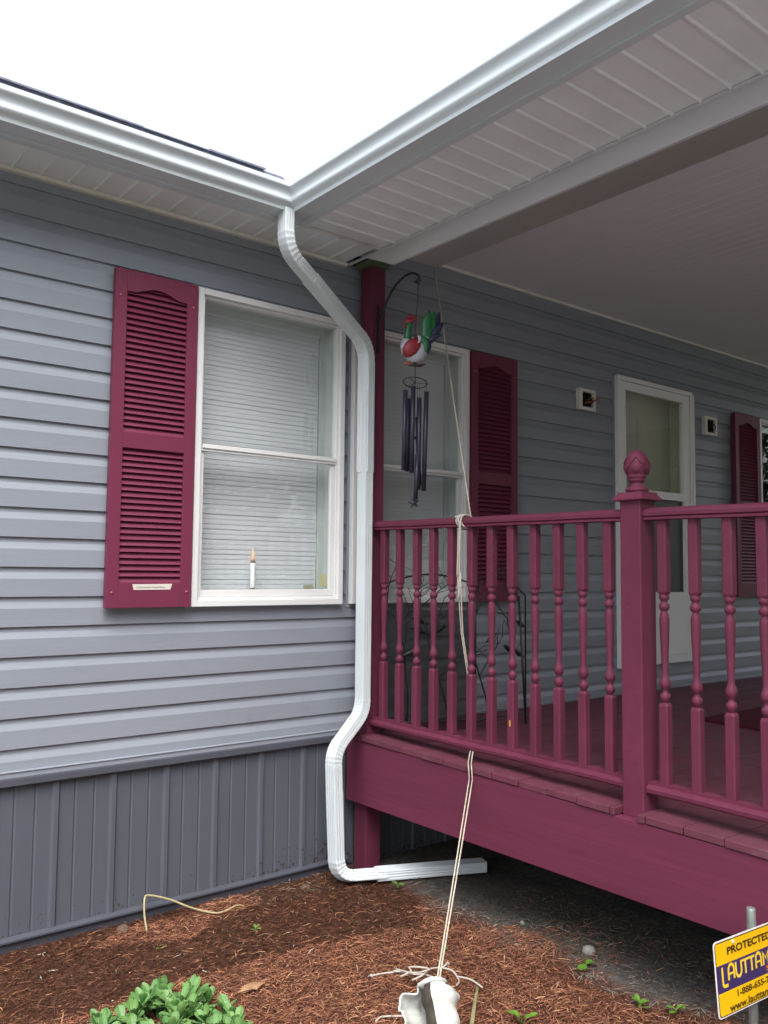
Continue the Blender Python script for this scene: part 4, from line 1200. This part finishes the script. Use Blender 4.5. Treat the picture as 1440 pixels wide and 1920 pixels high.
text('www.lauttam', 0.050, H*0.045, H*0.100, 0.205, M['ink'], bold=0.025)
text('S', 0.246, H*0.362, H*0.075, 0.022, M['orange'], bold=0.02)
# company name in stroked art deco capitals
lt = MB()
def stroke(pts, w_=0.0052):
    P = [Vector((p[0], p[1], 0)) for p in pts]
    L_ = []; R_ = []
    for i, p in enumerate(P):
        t_ = (P[min(i+1, len(P)-1)]-P[max(i-1, 0)]).normalized(); nn = Vector((-t_.y, t_.x, 0))
        L_.append(p+nn*w_/2); R_.append(p-nn*w_/2)
    for i in range(len(P)-1):
        lt.quad(sp_(R_[i].x, R_[i].y, 0.0026), sp_(R_[i+1].x, R_[i+1].y, 0.0026), sp_(L_[i+1].x, L_[i+1].y, 0.0026), sp_(L_[i].x, L_[i].y, 0.0026))
lb, ltp = H*0.455, H*0.655
def arcp(cx_, cy_, r_, a0, a1, n=7): return [(cx_+r_*math.cos(R(a0+(a1-a0)*k/n)), cy_+r_*math.sin(R(a0+(a1-a0)*k/n))) for k in range(n+1)]
bt = lb-0.010
SWD = 0.0082
u = 0.028
stroke([(u, ltp), (u, bt+0.009)] + arcp(u+0.009, bt+0.009, 0.009, 180, 270) + [(u+0.024, bt)], SWD)
rr_ = 0.0135
def Aa(u):
    stroke([(u, lb)] + [(u, ltp-rr_)] + arcp(u+rr_, ltp-rr_, rr_, 180, 0) + [(u+2*rr_, lb)], SWD)
    stroke([(u, lb+0.015), (u+2*rr_, lb+0.015)], 0.005)
u += 0.029; Aa(u)
u += 0.037
stroke([(u, ltp), (u, lb+rr_)] + arcp(u+rr_, lb+rr_, rr_, 180, 360) + [(u+2*rr_, ltp)], SWD)
for q in range(2):
    u += 0.036 if q == 0 else 0.032
    stroke([(u-0.004, ltp-0.003), (u+0.028, ltp-0.003)], 0.006); stroke([(u+0.012, ltp-0.006), (u+0.012, lb)], SWD)
u += 0.034; Aa(u)
u += 0.039
stroke([(u, lb), (u, ltp-0.003), (u+0.013, lb+0.016), (u+0.026, ltp-0.003), (u+0.026, lb)], SWD)
lt.build('company_name', M['lettery'], sg)
# tube post behind the panel
rq = ray(1408, 1702); pb = CAM + rq*((P0.y+0.017-CAM.y)/rq.y)
hz_ = Vector((pb.x, pb.y, 0))
b = MB(); b.tube([hz_ + Vector((0.004, 0, -0.05)), hz_ + Vector((0.002, 0, 0.3)), hz_ + Vector((0, 0, pb.z-0.004)), hz_ + Vector((0, 0, pb.z))], [0.0125, 0.0125, 0.0125, 0.011], 18); b.build('post', M['galv'], sg)
b = MB(); b.ball(sp_(0.090, H-0.012, 0.003), 0.0045, 0.003, 0.0045, 10, 6); b.build('fixing', M['signwhite'], sg)

# ---- folded iron screen with branches and birds on the porch
fs = thing('garden_screen', (1.35, -0.32, 0.65), 'black iron folding screen of bare branches with perched birds on the porch', 'screen')
rnd = random.Random(21)
def branch(bm, p, d, L, r, depth, bx):
    pts = [Vector(p)]; n = 5
    if p.x + d.x*L < 0.99 and d.x < 0: d = Vector((-d.x*0.2, d.y, d.z)).normalized()
    for k in range(n):
        d = (d + Vector((rnd.uniform(-0.25, 0.25), rnd.uniform(-0.08, 0.08), rnd.uniform(-0.15, 0.2)))).normalized()
        q = pts[-1] + d*(L/n)
        pts.append(q)
    bm.tube(pts, [r*(1-0.5*k/n) for k in range(n+1)], 6)
    if depth > 0:
        for k in (2, 3, 4, 5):
            s = rnd.choice((-1, 1)); e = (d + bx*s*rnd.uniform(0.7, 1.4)).normalized()
            branch(bm, pts[k], e, L*rnd.uniform(0.30, 0.5), r*0.65, depth-1, bx)
def panel(pa, pb_, zt_l, zt_r, arch, name):
    b = MB(); pa, pb_ = Vector(pa), Vector(pb_); bx = (pb_-pa).normalized()
    zb_ = deck_z(pa.y)+0.01
    n = 12
    top = [pa.lerp(pb_, k/n) + Zv*((zt_l+(zt_r-zt_l)*k/n) + arch*math.sin(math.pi*k/n)) for k in range(n+1)]
    b.tube([pa+Zv*zb_]+top+[pb_+Zv*zb_], 0.0045, 7)
    b.tube([pa+Zv*(zb_+0.04), pb_+Zv*(zb_+0.04)], 0.005, 7)
    for k in range(2):
        s0 = pa.lerp(pb_, 0.26+0.46*k)+Zv*(zb_+0.03)
        branch(b, s0, (Zv+bx*rnd.uniform(-0.25, 0.25)).normalized(), 0.60, 0.0050, 2, bx)
    o = b.build(name, M['black_metal'], fs)
    for k in range(4):
        b = MB()
        c_ = pa.lerp(pb_, rnd.uniform(0.15, 0.9)) + Zv*(zb_+rnd.uniform(0.25, 0.55)) + Vector((0, -0.012, 0))
        s = rnd.choice((-1, 1)); pth = [c_+bx*s*(-0.045)-Zv*0.018, c_+bx*s*(-0.02)-Zv*0.006, c_, c_+bx*s*0.02+Zv*0.012, c_+bx*s*0.036+Zv*0.020, c_+bx*s*0.05+Zv*0.019]
        b.tube(pth, [0.003, 0.008, 0.013, 0.012, 0.008, 0.001], 8)
        b.build('bird', M['black_metal'], o)
    return o
pA = panel((0.935, -0.165, 0), (1.36, -0.36, 0), 1.36, 1.36, 0.05, 'side_panel')
pB = panel((1.365, -0.362, 0), (1.80, -0.30, 0), 1.38, 1.30, 0.06, 'centre_panel')
b = MB(); a_, c_ = Vector((0.940, -0.161, 0)), Vector((1.355, -0.352, 0)); b.quad(a_+Zv*0.69, c_+Zv*0.69, c_+Zv*1.235, a_+Zv*1.235); b.build('gauze', M['gauze'], pA)
b = MB(); b.tube([(1.70, -0.30, 1.33), (1.76, -0.25, 1.0), (1.815, -0.20, 0.655)], 0.006, 7); b.tube([(1.715, -0.33, 1.30), (1.69, -0.40, 0.65)], 0.006, 7); b.build('stand_leg', M['black_metal'], fs)

# ---- bits on the ground
b = MB(); b.tube(smooth_path([gz(-0.225, -0.150, 0.004), gz(-0.215, -0.10, 0.05), gz(-0.195, -0.052, 0.095), gz(-0.175, -0.05, 0.102), gz(-0.10, -0.075, 0.080), gz(-0.02, -0.12, 0.040), gz(0.06, -0.165, 0.016), gz(0.11, -0.165, 0.010), gz(0.17, -0.150, 0.014), gz(0.21, -0.145, 0.0)], 8), 0.0042, 8)
tag(b.build('loose_cable', M['cable'], None), 'stiff yellowed cable bent over the mulch against the skirting', 'cable')
b = MB(); b.tube([gz(0.505, -1.245, 0.012), gz(0.43, -1.31, 0.014), gz(0.36, -1.37, 0.016), gz(0.27, -1.45, 0.020)], [0.0055, 0.006, 0.0065, 0.007], 8)
tag(b.build('dry_stalk', mat('dry_stalk', (0.30, 0.27, 0.14), 0.8, 0.2, vary=0.3, vscale=40), None), 'short pale dry stalk lying right of the shell', 'stalk')
def rock(x, y, sx, sy, sz, label, mtl='stone'):
    b = MB(); b.ball((0, 0, 0), sx, sy, sz, 12, 8)
    b.v = [tuple(Vector(p)*(1+0.28*mnoise.noise(Vector(p)*(0.9/sx)+Vector((x*7, y*7, 0))))) for p in b.v]
    o = b.build('rock', M[mtl], None); o.location = gz(x, y, sz*0.35); o.rotation_euler = (0, 0, random.uniform(0, 3)); tag(o, label, 'rock', 'small rocks in the bed'); return o
rock(-0.295, -0.085, 0.034, 0.026, 0.017, 'flat grey brown rock by the skirting near the bent cable', 'brown_stone')
rock(0.995, -1.335, 0.026, 0.020, 0.020, 'pale grey rock on the bare dirt under the deck edge')
rock(0.535, -0.125, 0.030, 0.024, 0.016, 'brown dirty rock near the foot of the downspout', 'brown_stone')
rock(1.0, -1.0, 0.012, 0.010, 0.010, 'tiny pale pebble on the dirt beneath the deck')

def leaf_blade(b, base, d, L, W, curl=0.3, thick=False):
    d = d.normalized(); side = d.cross(Zv)
    if side.length < 0.1: side = Vector((1, 0, 0))
    side.normalize(); nrm = side.cross(d).normalized()
    prof_ = [(0.0, 0.16), (0.25, 0.5), (0.5, 0.85), (0.72, 1.0), (0.88, 0.82), (1.0, 0.28)]
    rows = []
    for u_, w_ in prof_:
        c_ = base + d*(L*u_) + nrm*(-curl*L*u_*u_)
        rows.append((c_-side*W*w_*0.5+nrm*W*0.08, c_-nrm*W*0.05, c_+side*W*w_*0.5+nrm*W*0.08))
    for k in range(len(rows)-1):
        for q in (0, 1):
            b.quad(rows[k][q], rows[k][q+1], rows[k+1][q+1], rows[k+1][q], True)
# succulent clump, lower left
pl = thing('succulent_plant', (-0.42, -0.92, 0.0), 'low clump of fleshy rounded green leaves growing in the mulch', 'plant')
b = MB(); rp_ = random.Random(5)
nst = 0
while nst < 62:
    a = rp_.uniform(0, 2*math.pi); r = math.sqrt(rp_.random())
    x = -0.50+0.172*r*math.cos(a); y = -0.925+0.17*r*math.sin(a)
    h = 0.085*(1-0.62*r*r)*rp_.uniform(0.8, 1.15)
    base = gz(x, y, -0.005); tip = base + Vector((0.06*r*math.cos(a), 0.06*r*math.sin(a), h))
    b.tube([base, base.lerp(tip, 0.5)+Vector((rp_.uniform(-.01,.01), rp_.uniform(-.01,.01), 0)), tip], [0.003, 0.003, 0.002], 5)
    for k in range(rp_.randint(7, 10)):
        an = k*2.4+rp_.uniform(-0.3, 0.3); f_ = k/9.0
        el = 0.25+1.0*f_
        d = Vector((math.cos(an)*math.cos(el), math.sin(an)*math.cos(el), math.sin(el)))
        leaf_blade(b, base.lerp(tip, 0.55+0.45*f_), d, rp_.uniform(0.038, 0.062), rp_.uniform(0.022, 0.034), rp_.uniform(-0.25, 0.3))
    nst += 1
b.build('foliage', M['sedum'], pl)
def weed(x, y, n, L, W, label, h=0.03):
    b = MB(); o_ = gz(x, y, 0.0)
    for k in range(n):
        an = 2*math.pi*k/n+random.uniform(-0.4, 0.4)
        top = o_+Vector((random.uniform(-0.3, 0.3)*L, random.uniform(-0.3, 0.3)*L, h*random.uniform(0.5, 1)))
        leaf_blade(b, top, Vector((math.cos(an), math.sin(an), random.uniform(0.1, 0.9))), L*random.uniform(0.7, 1.1), W, 0.2)
        b.tube([o_, top], 0.001, 4)
    tag(b.build('weed', M['weed'], None), label, 'weed', 'small weeds in the bed')
weed(0.878, -1.41, 2, 0.045, 0.034, 'two round seedling leaves near the pale rock under the deck edge')
weed(0.80, -1.70, 5, 0.040, 0.018, 'leafy weed to the left of the yellow sign')
weed(0.86, -1.78, 4, 0.035, 0.016, 'ragged weed close beside the yellow sign', 0.02)
weed(0.84, -0.40, 5, 0.030, 0.016, 'tiny weed just below the downspout extension')
weed(-0.235, -0.30, 2, 0.030, 0.012, 'single green leaf below the bent cable', 0.004)
weed(0.10, -0.43, 4, 0.022, 0.012, 'low weed in the middle of the mulch')
weed(0.42, -1.52, 5, 0.040, 0.020, 'weed at the bottom right of the shell')
weed(0.58, -0.98, 1, 0.030, 0.022, 'lone green leaf on the mulch right of the rope', 0.004)
b = MB()
for k in range(7):
    a = -0.6+0.35*k
    leaf_blade(b, gz(-0.135, -0.835, 0.012), Vector((math.cos(a+1.2), math.sin(a+1.2), 0.45)), 0.055, 0.018, 0.5)
tag(b.build('dry_leaf', M['dryleaf'], None), 'curled tan dead leaf right of the green plant', 'dead leaf')

# ================================================================== far behind the viewer: trees that the window glass mirrors
tl = MB(); rt_ = random.Random(3)
TREES = [(-30+9*k+rt_.uniform(-2, 2), -30+rt_.uniform(-3, 3), rt_.uniform(15, 18), 6.2) for k in range(10)] + [(-34+9*k+rt_.uniform(-2, 2), -38+rt_.uniform(-2, 2), rt_.uniform(18, 22), 7.0) for k in range(11)]
for (tx, ty, hh, rr_) in TREES:
    tl.tube([(tx, ty, 0), (tx+0.2, ty, hh*0.4), (tx, ty+0.1, hh*0.75)], [0.28, 0.2, 0.1], 8)
    for k in range(4600):
        a = rt_.uniform(0, 2*math.pi); e = rt_.uniform(-1, 1); q = rt_.random()**0.4
        px_ = tx+rr_*q*math.cos(a)*math.sqrt(1-e*e); py_ = ty+rr_*q*math.sin(a)*math.sqrt(1-e*e); pz_ = hh*0.55+hh*0.45*q*e
        s = rt_.uniform(0.18, 0.42); n1 = Vector((rt_.uniform(-1,1), rt_.uniform(-1,1), rt_.uniform(-1,1))).normalized(); n2 = n1.orthogonal().normalized()
        c_ = Vector((px_, py_, pz_)); n3 = n1.cross(n2)
        tl.quad(c_-n2*s, c_-n3*s*0.6, c_+n2*s, c_+n3*s*0.6)
o = tl.build('treeline', M['treeleaf'], None); o['kind'] = 'stuff'
tag(o, 'row of leafy trees across the lawn, mirrored in the porch window glass', 'trees')
